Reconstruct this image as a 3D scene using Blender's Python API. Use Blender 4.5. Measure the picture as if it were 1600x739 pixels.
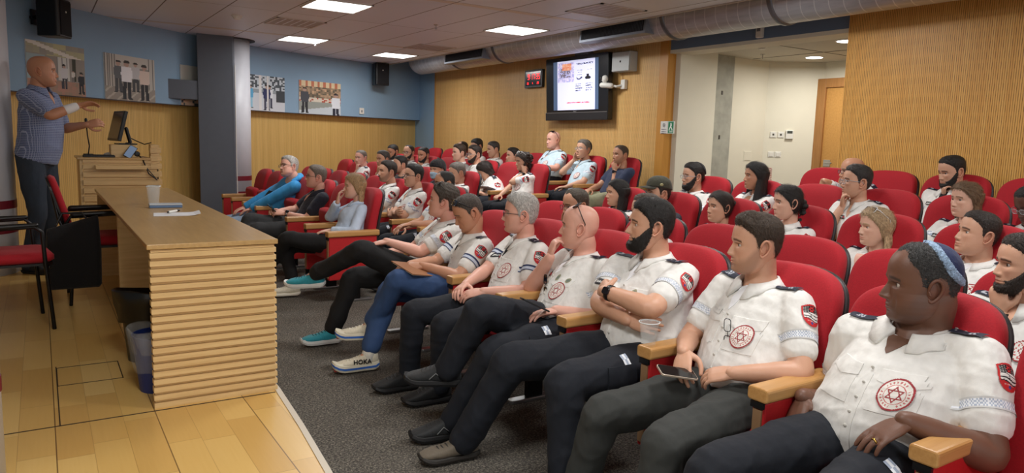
import bpy, math, random
import numpy as np
from mathutils import Vector, Matrix
from mathutils.bvhtree import BVHTree

for _o in list(bpy.data.objects):
    bpy.data.objects.remove(_o)
SC = bpy.context.scene
COL = SC.collection
PI = math.pi

# ------------------------------------------------------------------ camera
EYE = 1.26
cam_data = bpy.data.cameras.new('camera')
cam = bpy.data.objects.new('camera', cam_data)
COL.objects.link(cam)
_pitch, _roll, _yaw = 0.12889, 0.030295, 0.575573
_F = Vector((math.sin(_yaw) * math.cos(_pitch), math.cos(_yaw) * math.cos(_pitch), -math.sin(_pitch)))
_R0 = Vector((math.cos(_yaw), -math.sin(_yaw), 0))
_U0 = _R0.cross(_F)
_R = _R0 * math.cos(_roll) + _U0 * math.sin(_roll)
_U = _U0 * math.cos(_roll) - _R0 * math.sin(_roll)
cam.matrix_world = Matrix(((_R.x, _U.x, -_F.x, 0), (_R.y, _U.y, -_F.y, 0), (_R.z, _U.z, -_F.z, EYE), (0, 0, 0, 1)))
cam_data.sensor_width = 36
cam_data.lens = 1137.7 / 1600 * 36
cam_data.clip_start = 0.05
SC.camera = cam

# ------------------------------------------------------------------ world, exposure, lamps
SC.view_settings.view_transform = 'Standard'
SC.view_settings.look = 'None'
SC.view_settings.gamma = 1.0
SC.view_settings.exposure = 0.0
SC.view_settings.use_curve_mapping = False
world = bpy.data.worlds.new('world')
SC.world = world
world.use_nodes = True
world.node_tree.nodes['Background'].inputs[0].default_value = (1.0, 0.99, 0.97, 1)
world.node_tree.nodes['Background'].inputs[1].default_value = 0.85
CEIL = 2.64
LAMP_W = 25.0
# ceiling troffers: (x, y, relative power); the last ones are behind or beside the camera
LAMPS = [(2.72, 7.75, 1.0), (3.27, 10.75, 0.6), (5.05, 11.55, 1.1), (5.03, 7.80, 1.5),
         (2.72, 4.60, 1.3), (5.03, 4.30, 1.1), (2.72, 1.60, 1.3), (5.03, 1.20, 1.0), (0.41, 1.60, 1.5), (0.41, -1.30, 1.6)]

def area_light(name, loc, sx, sy, power, colour=(1, 0.985, 0.96)):
    d = bpy.data.lights.new(name, 'AREA')
    d.shape = 'RECTANGLE'
    d.size = sx
    d.size_y = sy
    d.energy = power
    d.color = colour
    o = bpy.data.objects.new(name, d)
    o.location = loc
    COL.objects.link(o)
    return o

for _x, _y, _k in LAMPS:
    area_light('ceiling_lamp_light', (_x, _y, CEIL - 0.03), 0.56, 0.56, LAMP_W * _k)
area_light('downlight_light', (8.2, 5.7, 2.38), 0.16, 0.16, 18, (1, .96, .88))
area_light('downlight_light', (7.3, 4.9, 2.38), 0.16, 0.16, 18, (1, .96, .88))

# ------------------------------------------------------------------ materials
def srgb(r, g, b):
    def c(v):
        v /= 255.0
        return v / 12.92 if v <= 0.04045 else ((v + 0.055) / 1.055) ** 2.4
    return (c(r), c(g), c(b), 1)

class NT:
    """small helper to write node trees"""
    def __init__(s, name):
        s.m = bpy.data.materials.new(name)
        s.m.use_nodes = True
        s.t = s.m.node_tree
        s.b = s.t.nodes['Principled BSDF']
        s.out = s.t.nodes['Material Output']
    def n(s, kind, **kw):
        x = s.t.nodes.new(kind)
        for k, v in kw.items():
            setattr(x, k, v)
        return x
    def link(s, a, b):
        s.t.links.new(a, b)
    def math(s, op, a, b=0.0, clamp=False):
        x = s.n('ShaderNodeMath', operation=op)
        x.use_clamp = clamp
        for i, v in enumerate((a, b)):
            if isinstance(v, (int, float)):
                x.inputs[i].default_value = v
            else:
                s.link(v, x.inputs[i])
        return x.outputs[0]
    def coord(s, scale=(1, 1, 1), which='Object'):
        tc = s.n('ShaderNodeTexCoord')
        mp = s.n('ShaderNodeMapping')
        mp.inputs['Scale'].default_value = scale
        s.link(tc.outputs[which], mp.inputs['Vector'])
        return mp.outputs[0]
    def xyz(s):
        g = s.n('ShaderNodeNewGeometry')
        x = s.n('ShaderNodeSeparateXYZ')
        s.link(g.outputs['Position'], x.inputs[0])
        return x.outputs
    def noise(s, scale, detail=3, vec=None, rough=0.5):
        x = s.n('ShaderNodeTexNoise')
        x.inputs['Scale'].default_value = scale
        x.inputs['Detail'].default_value = detail
        x.inputs['Roughness'].default_value = rough
        if vec is not None:
            s.link(vec, x.inputs['Vector'])
        return x.outputs['Fac']
    def ramp(s, fac, stops):
        x = s.n('ShaderNodeValToRGB')
        e = x.color_ramp.elements
        while len(e) < len(stops):
            e.new(0.5)
        for el, (p, c) in zip(e, stops):
            el.position = p
            el.color = c
        s.link(fac, x.inputs[0])
        return x.outputs[0]
    def mix(s, fac, a, b, mode='MIX'):
        x = s.n('ShaderNodeMix', data_type='RGBA', blend_type=mode)
        for i, v in ((0, fac), (6, a), (7, b)):
            if isinstance(v, (int, float)):
                x.inputs[i].default_value = v
            elif isinstance(v, tuple):
                x.inputs[i].default_value = v
            else:
                s.link(v, x.inputs[i])
        return x.outputs[2]
    def bump(s, h, strength=0.3, dist=0.01):
        x = s.n('ShaderNodeBump')
        x.inputs['Strength'].default_value = strength
        x.inputs['Distance'].default_value = dist
        s.link(h, x.inputs['Height'])
        s.link(x.outputs[0], s.b.inputs['Normal'])
    def col(s, c):
        if isinstance(c, tuple):
            s.b.inputs['Base Color'].default_value = c
        else:
            s.link(c, s.b.inputs['Base Color'])
    def set(s, **kw):
        for k, v in kw.items():
            s.b.inputs[k.replace('_', ' ')].default_value = v

MATS = {}
def plain(name, c, rough=0.5, metal=0.0, noise=0.0, nscale=30, bump=0.0, sheen=0.0):
    if name in MATS:
        return MATS[name]
    t = NT(name)
    if noise > 0:
        v = t.coord()
        f = t.noise(nscale, 4, v)
        a = tuple(x * (1 - noise) for x in c[:3]) + (1,)
        b = tuple(min(1, x * (1 + noise)) for x in c[:3]) + (1,)
        t.col(t.ramp(f, [(0.3, a), (0.7, b)]))
        if bump > 0:
            t.bump(f, bump, 0.005)
    else:
        t.col(c)
    t.set(Roughness=rough, Metallic=metal)
    if sheen:
        t.b.inputs['Sheen Weight'].default_value = sheen
    MATS[name] = t.m
    return t.m

def wood(name, c1, c2, axis='x', rough=0.42, scale=1.0):
    if name in MATS:
        return MATS[name]
    t = NT(name)
    sc = {'x': (1.2, 22, 22), 'y': (22, 1.2, 22), 'z': (22, 22, 1.2)}[axis]
    v = t.coord(tuple(q * scale for q in sc))
    f = t.noise(2.2, 5, v, 0.6)
    t.col(t.ramp(f, [(0.25, c1), (0.75, c2)]))
    t.bump(f, 0.06, 0.003)
    t.set(Roughness=rough)
    MATS[name] = t.m
    return t.m

def cloth(name, c, rough=0.85, fold=0.35, scale=9.0, weave=True, sheen=0.1, var=0.06, checks=None):
    if name in MATS:
        return MATS[name]
    t = NT(name)
    v = t.coord((1, 1, 0.55))
    f = t.noise(scale, 3, v, 0.55)
    w = t.noise(420, 2, v)
    f2 = t.noise(scale * 3.1, 2, v, 0.5)
    h = t.math('ADD', f, t.math('MULTIPLY', f2, 0.35))
    if weave:
        h = t.math('ADD', h, t.math('MULTIPLY', w, 0.03))
    a = tuple(x * (1 - var) for x in c[:3]) + (1,)
    b = tuple(min(1, x * (1 + var)) for x in c[:3]) + (1,)
    base = t.ramp(f2, [(0.3, a), (0.7, b)])
    if checks:
        sx = t.n('ShaderNodeSeparateXYZ')
        t.link(t.coord(), sx.inputs[0])
        g = []
        for s_ in (t.math('ADD', t.math('MULTIPLY', sx.outputs[0], .8), sx.outputs[1]), sx.outputs[2]):
            fr = t.math('FRACT', t.math('MULTIPLY', s_, checks[1]))
            g.append(t.math('LESS_THAN', fr, 0.25))
        m = t.math('MAXIMUM', g[0], g[1])
        base = t.mix(m, base, checks[0])
    t.col(base)
    t.bump(h, fold, 0.02)
    t.set(Roughness=rough)
    t.b.inputs['Sheen Weight'].default_value = sheen
    MATS[name] = t.m
    return t.m

def attr_mat(name, rough=0.5, sss=0.0, emit=0.0, bump=0.0, noise=0.0):
    if name in MATS:
        return MATS[name]
    t = NT(name)
    a = t.n('ShaderNodeAttribute', attribute_name='Col')
    c = a.outputs['Color']
    if noise:
        f = t.noise(55, 4, t.coord())
        c = t.mix(t.math('MULTIPLY', f, noise), c, (0.35, 0.08, 0.04, 1), 'MIX')
    t.link(c, t.b.inputs['Base Color'])
    if emit:
        t.link(a.outputs['Color'], t.b.inputs['Emission Color'])
        t.b.inputs['Emission Strength'].default_value = emit
    if bump:
        t.bump(t.noise(160, 3, t.coord()), bump, 0.002)
    if sss:
        t.b.inputs['Subsurface Weight'].default_value = sss
        t.b.inputs['Subsurface Radius'].default_value = (0.012, 0.004, 0.002)
        t.b.inputs['Subsurface Scale'].default_value = 0.5
    t.set(Roughness=rough)
    MATS[name] = t.m
    return t.m

def slat_mat(name, c1, c2, pitch, axis, slots=True, groove=0.3):
    """vertical timber battens with dark grooves; axis = world axis across the battens"""
    t = NT(name)
    X = t.xyz()
    a = X[0] if axis == 'x' else X[1]
    u = t.math('DIVIDE', a, pitch)
    fr = t.math('FRACT', t.math('ADD', u, 1000.0))
    g = t.math('LESS_THAN', fr, groove)
    idn = t.math('FLOOR', u)
    wn = t.n('ShaderNodeTexWhiteNoise', noise_dimensions='1D')
    t.link(idn, wn.inputs['W'])
    grain = t.noise(2.0, 4, t.coord((30, 30, 1.5)))
    base = t.ramp(t.math('ADD', t.math('MULTIPLY', grain, 0.7), t.math('MULTIPLY', wn.outputs['Value'], 0.3)),
                  [(0.25, c1), (0.8, c2)])
    big = t.noise(1.3, 1, t.coord((1.2, 1.2, 0.1)))
    base = t.mix(t.math('MULTIPLY', big, 0.25), base, c1)
    dark = tuple(q * 0.50 for q in c1[:3]) + (1,)
    colr = t.mix(g, base, dark)
    h = t.math('SUBTRACT', 1.0, g)
    if slots:
        pz = t.math('FRACT', t.math('ADD', t.math('DIVIDE', X[2], 0.17), t.math('MULTIPLY', t.math('MODULO', t.math('ABSOLUTE', idn), 2.0), 0.5)))
        sl = t.math('MULTIPLY', t.math('LESS_THAN', pz, 0.33), g)
        colr = t.mix(sl, colr, tuple(q * 0.22 for q in c1[:3]) + (1,))
    t.col(colr)
    t.bump(h, 0.6, 0.004)
    t.set(Roughness=0.45)
    return t.m

def M_():
    M = {}
    M['ply'] = wood('desk_wood', srgb(208, 172, 116), srgb(232, 200, 144), 'x')
    M['ply_top'] = wood('desk_top_wood', srgb(178, 142, 88), srgb(200, 164, 108), 'y', 0.28)
    M['arm_wood'] = wood('armrest_wood', srgb(184, 134, 76), srgb(208, 160, 100), 'x', 0.35)
    M['door_wood'] = wood('door_wood', srgb(180, 130, 66), srgb(200, 150, 84), 'x', 0.45)
    M['frame_wood'] = wood('frame_wood', srgb(150, 104, 56), srgb(176, 126, 74), 'z', 0.45)
    M['trim_wood'] = wood('trim_wood', srgb(196, 136, 56), srgb(208, 150, 70), 'z', 0.45)
    M['red'] = plain('red_fabric', srgb(170, 17, 33), 0.85, 0, 0.10, 160, 0.15, 0.05)
    M['red_panel'] = plain('red_panel', srgb(190, 28, 34), 0.6, 0, 0.06, 90, 0.05)
    M['shell'] = plain('dark_shell', srgb(38, 32, 34), 0.5)
    M['black'] = plain('black_plastic', srgb(16, 16, 18), 0.4)
    M['blackm'] = plain('black_metal', srgb(20, 20, 22), 0.35, 0.4)
    M['grey_metal'] = plain('grey_metal', srgb(150, 150, 150), 0.35, 0.8)
    M['steel'] = plain('steel', srgb(190, 190, 192), 0.25, 0.9)
    M['white'] = plain('white_plastic', srgb(225, 224, 218), 0.4)
    M['post'] = plain('armrest_post', srgb(150, 116, 84), 0.5)
    M['maroon'] = plain('maroon_paint', srgb(110, 20, 36), 0.45)
    M['paper'] = plain('paper', srgb(238, 240, 244), 0.7)
    M['wall_white'] = plain('white_plaster', srgb(226, 222, 206), 0.85, 0, 0.02, 4)
    M['wall_shade'] = plain('white_plaster_shaded', srgb(220, 216, 200), 0.85, 0, 0.02, 4)  # same white plaster, greyed: shade of the alcove side wall in the colour
    M['concrete'] = plain('concrete', srgb(164, 164, 154), 0.9, 0, 0.13, 9, 0.3)
    M['blue_wall'] = plain('blue_paint', srgb(138, 168, 194), 0.8, 0, 0.02, 3)
    M['lintel'] = plain('blue_grey_paint', srgb(108, 130, 160), 0.8, 0, 0.02, 3)
    M['fin'] = plain('slate_paint', srgb(86, 93, 104), 0.55, 0, 0.03, 12)
    M['column'] = plain('pale_column_paint', srgb(196, 198, 206), 0.42, 0.0, 0.02, 10)
    M['skin'] = attr_mat('skin', 0.48, 0.08, 0, 0.10, 0.10)
    M['eye'] = attr_mat('eyeball', 0.12)
    M['print'] = attr_mat('printed', 0.65)
    M['screen'] = attr_mat('lit_screen', 0.3, 0, 0.8)
    M['led'] = attr_mat('led_display', 0.4, 0, 1.3)
    g = NT('clear_plastic')
    g.set(Roughness=0.08)
    g.b.inputs['Transmission Weight'].default_value = 0.0
    g.b.inputs['Alpha'].default_value = 0.13
    g.col(srgb(235, 240, 240))
    M['clear'] = g.m
    g = NT('lens_glass')
    g.set(Roughness=0.03)
    g.b.inputs['Alpha'].default_value = 0.16
    g.col(srgb(200, 215, 225))
    M['lens'] = g.m
    M['darklens'] = plain('dark_lens', srgb(14, 15, 20), 0.06)
    M['lamp'] = None
    g = NT('lamp_diffuser')
    g.b.inputs['Emission Color'].default_value = (1, 1, 0.98, 1)
    g.b.inputs['Emission Strength'].default_value = 4.0
    M['lamp'] = g.m
    # ---- parquet
    t = NT('podium_parquet')
    sx = t.n('ShaderNodeSeparateXYZ')
    t.link(t.coord(), sx.inputs[0])
    row = t.math('FLOOR', t.math('DIVIDE', sx.outputs[0], 0.128))
    wr = t.n('ShaderNodeTexWhiteNoise', noise_dimensions='1D')
    t.link(row, wr.inputs['W'])
    yy = t.math('ADD', t.math('DIVIDE', sx.outputs[1], 0.62), t.math('MULTIPLY', wr.outputs['Value'], 5.0))
    cell = t.math('FLOOR', yy)
    cb = t.n('ShaderNodeCombineXYZ')
    t.link(row, cb.inputs[0])
    t.link(cell, cb.inputs[1])
    w2 = t.n('ShaderNodeTexWhiteNoise', noise_dimensions='3D')
    t.link(cb.outputs[0], w2.inputs['Vector'])
    gr = t.noise(2.0, 4, t.coord((40, 2.0, 1)))
    base = t.ramp(t.math('ADD', t.math('MULTIPLY', w2.outputs['Value'], 0.75), t.math('MULTIPLY', gr, 0.25)),
                  [(0.0, srgb(198, 154, 84)), (0.5, srgb(216, 176, 102)), (1.0, srgb(228, 194, 124))])
    fx = t.math('FRACT', t.math('ADD', t.math('DIVIDE', sx.outputs[0], 0.128), 100.0))
    fy = t.math('FRACT', t.math('ADD', yy, 100.0))
    ln = t.math('MAXIMUM', t.math('LESS_THAN', fx, 0.02), t.math('LESS_THAN', fy, 0.006))
    fx3 = t.math('FRACT', t.math('ADD', t.math('DIVIDE', sx.outputs[0], 0.384), 100.0))
    ln3 = t.math('LESS_THAN', fx3, 0.012)
    base = t.mix(t.math('MULTIPLY', ln, 0.35), base, srgb(120, 76, 34))
    base = t.mix(t.math('MULTIPLY', ln3, 0.75), base, srgb(84, 52, 26))
    t.col(base)
    t.set(Roughness=0.3)
    M['parquet'] = t.m
    # ---- carpet
    t = NT('speckled_carpet')
    v = t.coord()
    f = t.noise(95, 4, v, 0.85)
    f2 = t.noise(5, 3, v)
    base = t.ramp(f, [(0.36, srgb(48, 45, 42)), (0.50, srgb(96, 91, 84)), (0.64, srgb(176, 168, 152))])
    base = t.mix(t.math('MULTIPLY', f2, 0.4), base, srgb(50, 47, 44))
    t.col(base)
    t.bump(f, 0.8, 0.01)
    t.set(Roughness=0.95)
    M['carpet'] = t.m
    # ---- ceiling: metal panels in a grid of black joints
    t = NT('ceiling_panels')
    X = t.xyz()
    fx = t.math('FRACT', t.math('ADD', t.math('DIVIDE', t.math('SUBTRACT', X[0], 2.39), 0.602), 100.0))
    lx = t.math('LESS_THAN', fx, 0.022)
    fy = t.math('FRACT', t.math('ADD', t.math('DIVIDE', t.math('SUBTRACT', X[1], 8.56), 1.87), 100.0))
    ly = t.math('LESS_THAN', fy, 0.005)
    fy2 = t.math('FRACT', t.math('ADD', t.math('DIVIDE', t.math('SUBTRACT', X[1], 6.70), 3.74), 100.0))
    band = t.math('LESS_THAN', fy2, 0.03)
    cb = t.n('ShaderNodeCombineXYZ')
    t.link(t.math('FLOOR', t.math('DIVIDE', t.math('SUBTRACT', X[0], 2.39), 0.602)), cb.inputs[0])
    t.link(t.math('FLOOR', t.math('DIVIDE', t.math('SUBTRACT', X[1], 8.56), 1.87)), cb.inputs[1])
    w2 = t.n('ShaderNodeTexWhiteNoise', noise_dimensions='3D')
    t.link(cb.outputs[0], w2.inputs['Vector'])
    base = t.ramp(w2.outputs['Value'], [(0, srgb(216, 222, 236)), (1, srgb(226, 232, 246))])
    base = t.mix(band, base, srgb(214, 206, 200))
    base = t.mix(t.math('MAXIMUM', lx, ly), base, srgb(96, 88, 92))
    t.col(base)
    t.set(Roughness=0.5, Metallic=0.15)
    M['ceiling'] = t.m
    # ---- spiral duct
    t = NT('spiral_duct_metal')
    X = t.xyz()
    s = t.math('ADD', X[1], t.math('MULTIPLY', X[2], 0.35))
    fr = t.math('FRACT', t.math('ADD', t.math('DIVIDE', s, 0.14), 50.0))
    seam = t.math('LESS_THAN', fr, 0.07)
    nz = t.noise(3, 3, t.coord((8, 1, 8)))
    t.col(t.mix(seam, t.ramp(nz, [(0.3, srgb(166, 168, 176)), (0.7, srgb(190, 192, 200))]), srgb(210, 212, 216)))
    t.bump(seam, 0.8, 0.006)
    t.set(Roughness=0.42, Metallic=0.55)
    M['duct'] = t.m
    M['slat_right'] = slat_mat('batten_wall_wood', srgb(222, 162, 80), srgb(240, 188, 106), 0.0165, 'y', True, 0.26)
    M['slat_tv'] = slat_mat('batten_wall_wood_pale', srgb(220, 170, 100), srgb(240, 200, 132), 0.0165, 'y', True, 0.22)
    M['slat_left'] = slat_mat('ribbed_oak_wall', srgb(208, 168, 96), srgb(228, 192, 120), 0.02, 'x', False, 0.12)
    return M
M = M_()

# ------------------------------------------------------------------ mesh helpers
class MB:
    def __init__(s):
        s.v = []
        s.f = []
        s.c = []          # vertex colours, optional
    def add(s, vs, fs, col=None):
        k = len(s.v)
        vs = [tuple(map(float, p)) for p in vs]
        s.v += vs
        s.f += [tuple(i + k for i in f) for f in fs]
        if col is None:
            s.c += [(0.8, 0.8, 0.8, 1)] * len(vs)
        elif isinstance(col, tuple):
            s.c += [col] * len(vs)
        else:
            s.c += [tuple(q) for q in col]
        return s
    def merge(s, o):
        return s.add(o.v, o.f, o.c)
    def box(s, x0, x1, y0, y1, z0, z1, col=None):
        v = [(x, y, z) for z in (z0, z1) for y in (y0, y1) for x in (x0, x1)]
        f = [(0, 2, 3, 1), (4, 5, 7, 6), (0, 1, 5, 4), (2, 6, 7, 3), (0, 4, 6, 2), (1, 3, 7, 5)]
        return s.add(v, f, col)
    def quad(s, a, b, c, d, col=None):
        return s.add([a, b, c, d], [(0, 1, 2, 3)], col)
    def rings(s, rs, closed=True, cap=True, col=None):
        """loft a list of equally long rings"""
        n = len(rs[0])
        v = [p for r in rs for p in r]
        f = []
        for i in range(len(rs) - 1):
            for j in range(n if closed else n - 1):
                k = (j + 1) % n
                f.append((i * n + j, i * n + k, (i + 1) * n + k, (i + 1) * n + j))
        if cap:
            f.append(tuple(reversed(range(n))))
            f.append(tuple(range((len(rs) - 1) * n, len(rs) * n)))
        return s.add(v, f, col)
    def prism(s, outline, z0, z1, col=None):
        return s.rings([[(x, y, z0) for x, y in outline], [(x, y, z1) for x, y in outline]], col=col)
    def tube(s, pts, rad, n=10, side=None, col=None, round_ends=True):
        pts = [Vector(p) for p in pts]
        if not isinstance(rad, (list, tuple)):
            rad = [rad] * len(pts)
        rad = [(r, r) if not isinstance(r, (list, tuple)) else r for r in rad]
        tang = []
        for i in range(len(pts)):
            a = pts[max(0, i - 1)]
            b = pts[min(len(pts) - 1, i + 1)]
            t = b - a
            tang.append(t.normalized() if t.length > 1e-9 else Vector((0, 0, 1)))
        ref = Vector(side) if side is not None else (Vector((0, 0, 1)) if abs(tang[0].z) < 0.9 else Vector((1, 0, 0)))
        rs = []
        prev = None
        def ring(c, t, ra, rb, u):
            w = t.cross(u)
            return [c + u * (ra * math.cos(2 * PI * k / n)) + w * (rb * math.sin(2 * PI * k / n)) for k in range(n)]
        us = []
        for i, t in enumerate(tang):
            base = ref if (side is not None or prev is None) else prev
            u = base - t * base.dot(t)
            if u.length < 1e-6:
                u = Vector((1, 0, 0)) - t * t.x
            u.normalize()
            prev = u
            us.append(u)
        if round_ends:
            for ph in (80, 60, 30):
                a = math.radians(ph)
                r = rad[0]
                rs.append(ring(pts[0] - tang[0] * min(r) * math.sin(a), tang[0], r[0] * math.cos(a), r[1] * math.cos(a), us[0]))
        for i in range(len(pts)):
            rs.append(ring(pts[i], tang[i], rad[i][0], rad[i][1], us[i]))
        if round_ends:
            for ph in (30, 60, 80):
                a = math.radians(ph)
                r = rad[-1]
                rs.append(ring(pts[-1] + tang[-1] * min(r) * math.sin(a), tang[-1], r[0] * math.cos(a), r[1] * math.cos(a), us[-1]))
        return s.rings(rs, col=col)
    def ball(s, c, r, n=14, m=9, col=None):
        if not isinstance(r, (list, tuple)):
            r = (r, r, r)
        rs = []
        for i in range(m):
            a = -PI / 2 + PI * (i + 0.5) / m
            rs.append([(c[0] + r[0] * math.cos(a) * math.cos(2 * PI * k / n), c[1] + r[1] * math.cos(a) * math.sin(2 * PI * k / n), c[2] + r[2] * math.sin(a)) for k in range(n)])
        return s.rings(rs, col=col)
    def disc(s, c, r, n=24, z=None):
        return s
    def xf(s, m):
        s.v = [tuple(m @ Vector(p)) for p in s.v]
        return s

def mesh_from(name, mb, mat, smooth=True, colours=False):
    me = bpy.data.meshes.new(name)
    me.from_pydata(mb.v, [], mb.f)
    if colours:
        a = me.color_attributes.new('Col', 'FLOAT_COLOR', 'POINT')
        a.data.foreach_set('color', np.array(mb.c, dtype=np.float32).ravel())
    if isinstance(mat, (list, tuple)):
        for m in mat:
            me.materials.append(m)
    elif mat is not None:
        me.materials.append(mat)
    if smooth:
        me.polygons.foreach_set('use_smooth', [True] * len(me.polygons))
    me.update()
    return me

def obj(name, mb, mat, parent=None, smooth=False, colours=False, bevel=0.0, seg=2, angle=None):
    me = mb if isinstance(mb, bpy.types.Mesh) else mesh_from(name, mb, mat, smooth, colours)
    o = bpy.data.objects.new(name, me)
    COL.objects.link(o)
    if parent is not None:
        o.parent = parent
    if bevel:
        b = o.modifiers.new('bevel', 'BEVEL')
        b.width = bevel
        b.segments = seg
        b.limit_method = 'ANGLE'
        b.angle_limit = math.radians(40)
    return o

def thing(name, label, cat, loc=(0, 0, 0), group=None, rot=0.0):
    o = bpy.data.objects.new(name, None)
    COL.objects.link(o)
    o.empty_display_size = 0.1
    o.location = loc
    o.rotation_euler = (0, 0, rot)
    return tag(o, label, cat, group)

def tag(o, label, cat, group=None):
    o['label'] = label
    o['category'] = cat
    if group:
        o['group'] = group
    return o

def struct(name, mb, mat, **kw):
    o = obj(name, mb, mat, **kw)
    o['kind'] = 'structure'
    return o

def copy_tree(o, parent=None):
    c = o.copy()
    COL.objects.link(c)
    c.parent = parent
    for ch in list(o.children):
        copy_tree(ch, c)
    return c

def sub_rounded(w, h, r, n=5):
    """outline of a rounded rectangle centred on 0"""
    out = []
    for cx, cy, a0 in ((w / 2 - r, h / 2 - r, 0), (-w / 2 + r, h / 2 - r, 90), (-w / 2 + r, -h / 2 + r, 180), (w / 2 - r, -h / 2 + r, 270)):
        for k in range(n + 1):
            a = math.radians(a0 + 90 * k / n)
            out.append((cx + r * math.cos(a), cy + r * math.sin(a)))
    return out

def picture(mb, corners, nx, ny, fn, push=(0, 0, 0)):
    """flat grid coloured cell by cell; corners tl,tr,br,bl; fn(u,v) v from the top"""
    tl, tr, br, bl = [Vector(c) for c in corners]
    for j in range(ny):
        for i in range(nx):
            c = fn((i + .5) / nx, (j + .5) / ny)
            if c is None:
                continue
            q = []
            for a, b in ((i, j), (i, j + 1), (i + 1, j + 1), (i + 1, j)):
                u, v = a / nx, b / ny
                q.append(tl.lerp(tr, u).lerp(bl.lerp(br, u), v) + Vector(push))
            mb.add(q, [(0, 1, 2, 3)], c)
    return mb
# ================================================================== THE ROOM
CARPET = -0.18
ROWX = [2.04 + 0.9 * k for k in range(5)]
ROWZ = [-0.18, -0.18, -0.09, 0.015, 0.13]
WALLX = 6.5
CX = [-4.2, -2.5, -1.2, -.5, .03, .71, 1.36, 1.94, 2.86, 3.93, 5.13, 6.5]
CY = [3.0, 6.2, 8.2, 9.1, 9.72, 10.4, 11.05, 11.5, 12.15, 12.65, 13.1, 13.6]
def _smooth_curve():
    xs = np.linspace(-4.2, 6.5, 90)
    ys = np.interp(xs, CX, CY)
    k = np.ones(7) / 7
    yp = np.pad(ys, 3, mode='edge')
    yp[:3] = ys[0] - (ys[1] - ys[0]) * np.arange(3, 0, -1)
    yp[-3:] = ys[-1] + (ys[-1] - ys[-2]) * np.arange(1, 4)
    return list(zip(xs, np.convolve(yp, k, 'valid')))
CURVE = _smooth_curve()
def wall_y(x):
    return float(np.interp(x, [p[0] for p in CURVE], [p[1] for p in CURVE]))
def wall_n(x):
    """unit normal pointing into the room"""
    d = Vector((0.2, wall_y(x + 0.1) - wall_y(x - 0.1), 0)).normalized()
    return Vector((d.y, -d.x, 0))

def curved_slab(z0, z1, off0, off1):
    """a slab following the curved wall from off0 (into the room) to off1 (outwards)"""
    m = MB()
    a, b = [], []
    for x, y in CURVE:
        nrm = wall_n(x)
        a.append((x + nrm.x * off0, y + nrm.y * off0))
        b.append((x - nrm.x * off1, y - nrm.y * off1))
    rs = [[(p[0], p[1], z0), (p[0], p[1], z1), (q[0], q[1], z1), (q[0], q[1], z0)] for p, q in zip(a, b)]
    return m.rings(rs)

LEDGE = 1.64
struct('wall_left', curved_slab(LEDGE, 3.2, 0.0, 0.25), M['blue_wall'])
struct('wall_left_panelling', curved_slab(-0.3, LEDGE + 0.001, -0.14, 0.3), M['slat_left'])
struct('trim_1', curved_slab(LEDGE - 0.012, LEDGE, 0.01, 0.0), plain('underside_shade', srgb(60, 52, 52), 0.6))  # dark strip painting the shade under the overhanging blue wall

# ceiling: bounded by the curve on the far side and by the duct shaft on the right
m = MB()
CEDGE = 5.6
top = [(x, y) for x, y in CURVE if x <= CEDGE] + [(CEDGE, wall_y(CEDGE))]
out = [(-4.2, -3.0)] + top[1:] + [(CEDGE, -3.0)]
m.prism(list(reversed(out)), CEIL, CEIL + 0.05)
struct('ceiling', m, M['ceiling'])
m = MB().box(CEDGE - 0.02, CEDGE, -3.0, wall_y(CEDGE) - .02, CEIL - 0.012, 3.15)
struct('trim_2', m, plain('ceiling_edge_metal', srgb(186, 176, 166), 0.5))
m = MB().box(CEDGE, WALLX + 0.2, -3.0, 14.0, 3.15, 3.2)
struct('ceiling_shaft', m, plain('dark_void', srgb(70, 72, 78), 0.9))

# podium: raised parquet stage, its edge swings a little
pe = [(.975, 9.0), (.975, 7.0), (.965, 4.6), (.937, 3.57), (.900, 3.05), (.855, 2.56), (0.76, 1.8), (0.6, .9), (0.4, 0.0), (0.15, -1.0), (-.3, -2.6)]
pe = [(2.4, 11.8), (1.7, 10.8)] + pe
m = MB().prism([(-4.2, -2.6)] + [(-4.2, 3.0)] + [(x, y) for x, y in CURVE if x < 2.5][1:] + pe[0:], -0.2, 0.0)
struct('floor_podium', m, M['parquet'])
m = MB()
rs = []
for x, y in pe:
    rs.append([(x - 0.004, y, -0.17), (x - 0.004, y, 0.004), (x + 0.022, y, 0.004), (x + 0.022, y, -0.17)])
m.rings(rs)
struct('trim_3', m, plain('stage_nosing', srgb(206, 196, 178), 0.45))
# seams and floor box lines cut in the stage
m = MB()
m.box(-3.0, .925, 3.526, 3.534, -0.001, 0.0015)
m.box(0.018, 0.023, 3.53, 4.45, -0.001, 0.0015)
struct('trim_4', m, plain('floor_seam', srgb(56, 42, 28), 0.7))
m = MB()
for a in ((0.02, 0.31, 4.10, 4.105), (0.02, 0.31, 4.42, 4.425), (0.02, 0.025, 4.10, 4.425), (0.305, 0.31, 4.10, 4.425)):
    m.box(a[0], a[1], a[2], a[3], 0.0, 0.002)
tag(obj('floor_box_lid', m, plain('floor_seam', (0, 0, 0, 1))), 'thin rectangular outline of a socket lid set in the stage parquet', 'floor box')

# carpeted tiers
m = MB().box(0.0, ROWX[2] - 0.05, -3.0, 14.0, -0.5, CARPET)
struct('floor', m, M['carpet'])
for k in (2, 3, 4):
    x0 = ROWX[k] - 0.05
    x1 = ROWX[k + 1] - 0.05 if k < 4 else WALLX + 4.5
    struct('floor_step', MB().box(x0, x1, -3.0, 14.0, -0.5, ROWZ[k]), M['carpet'])

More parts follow.
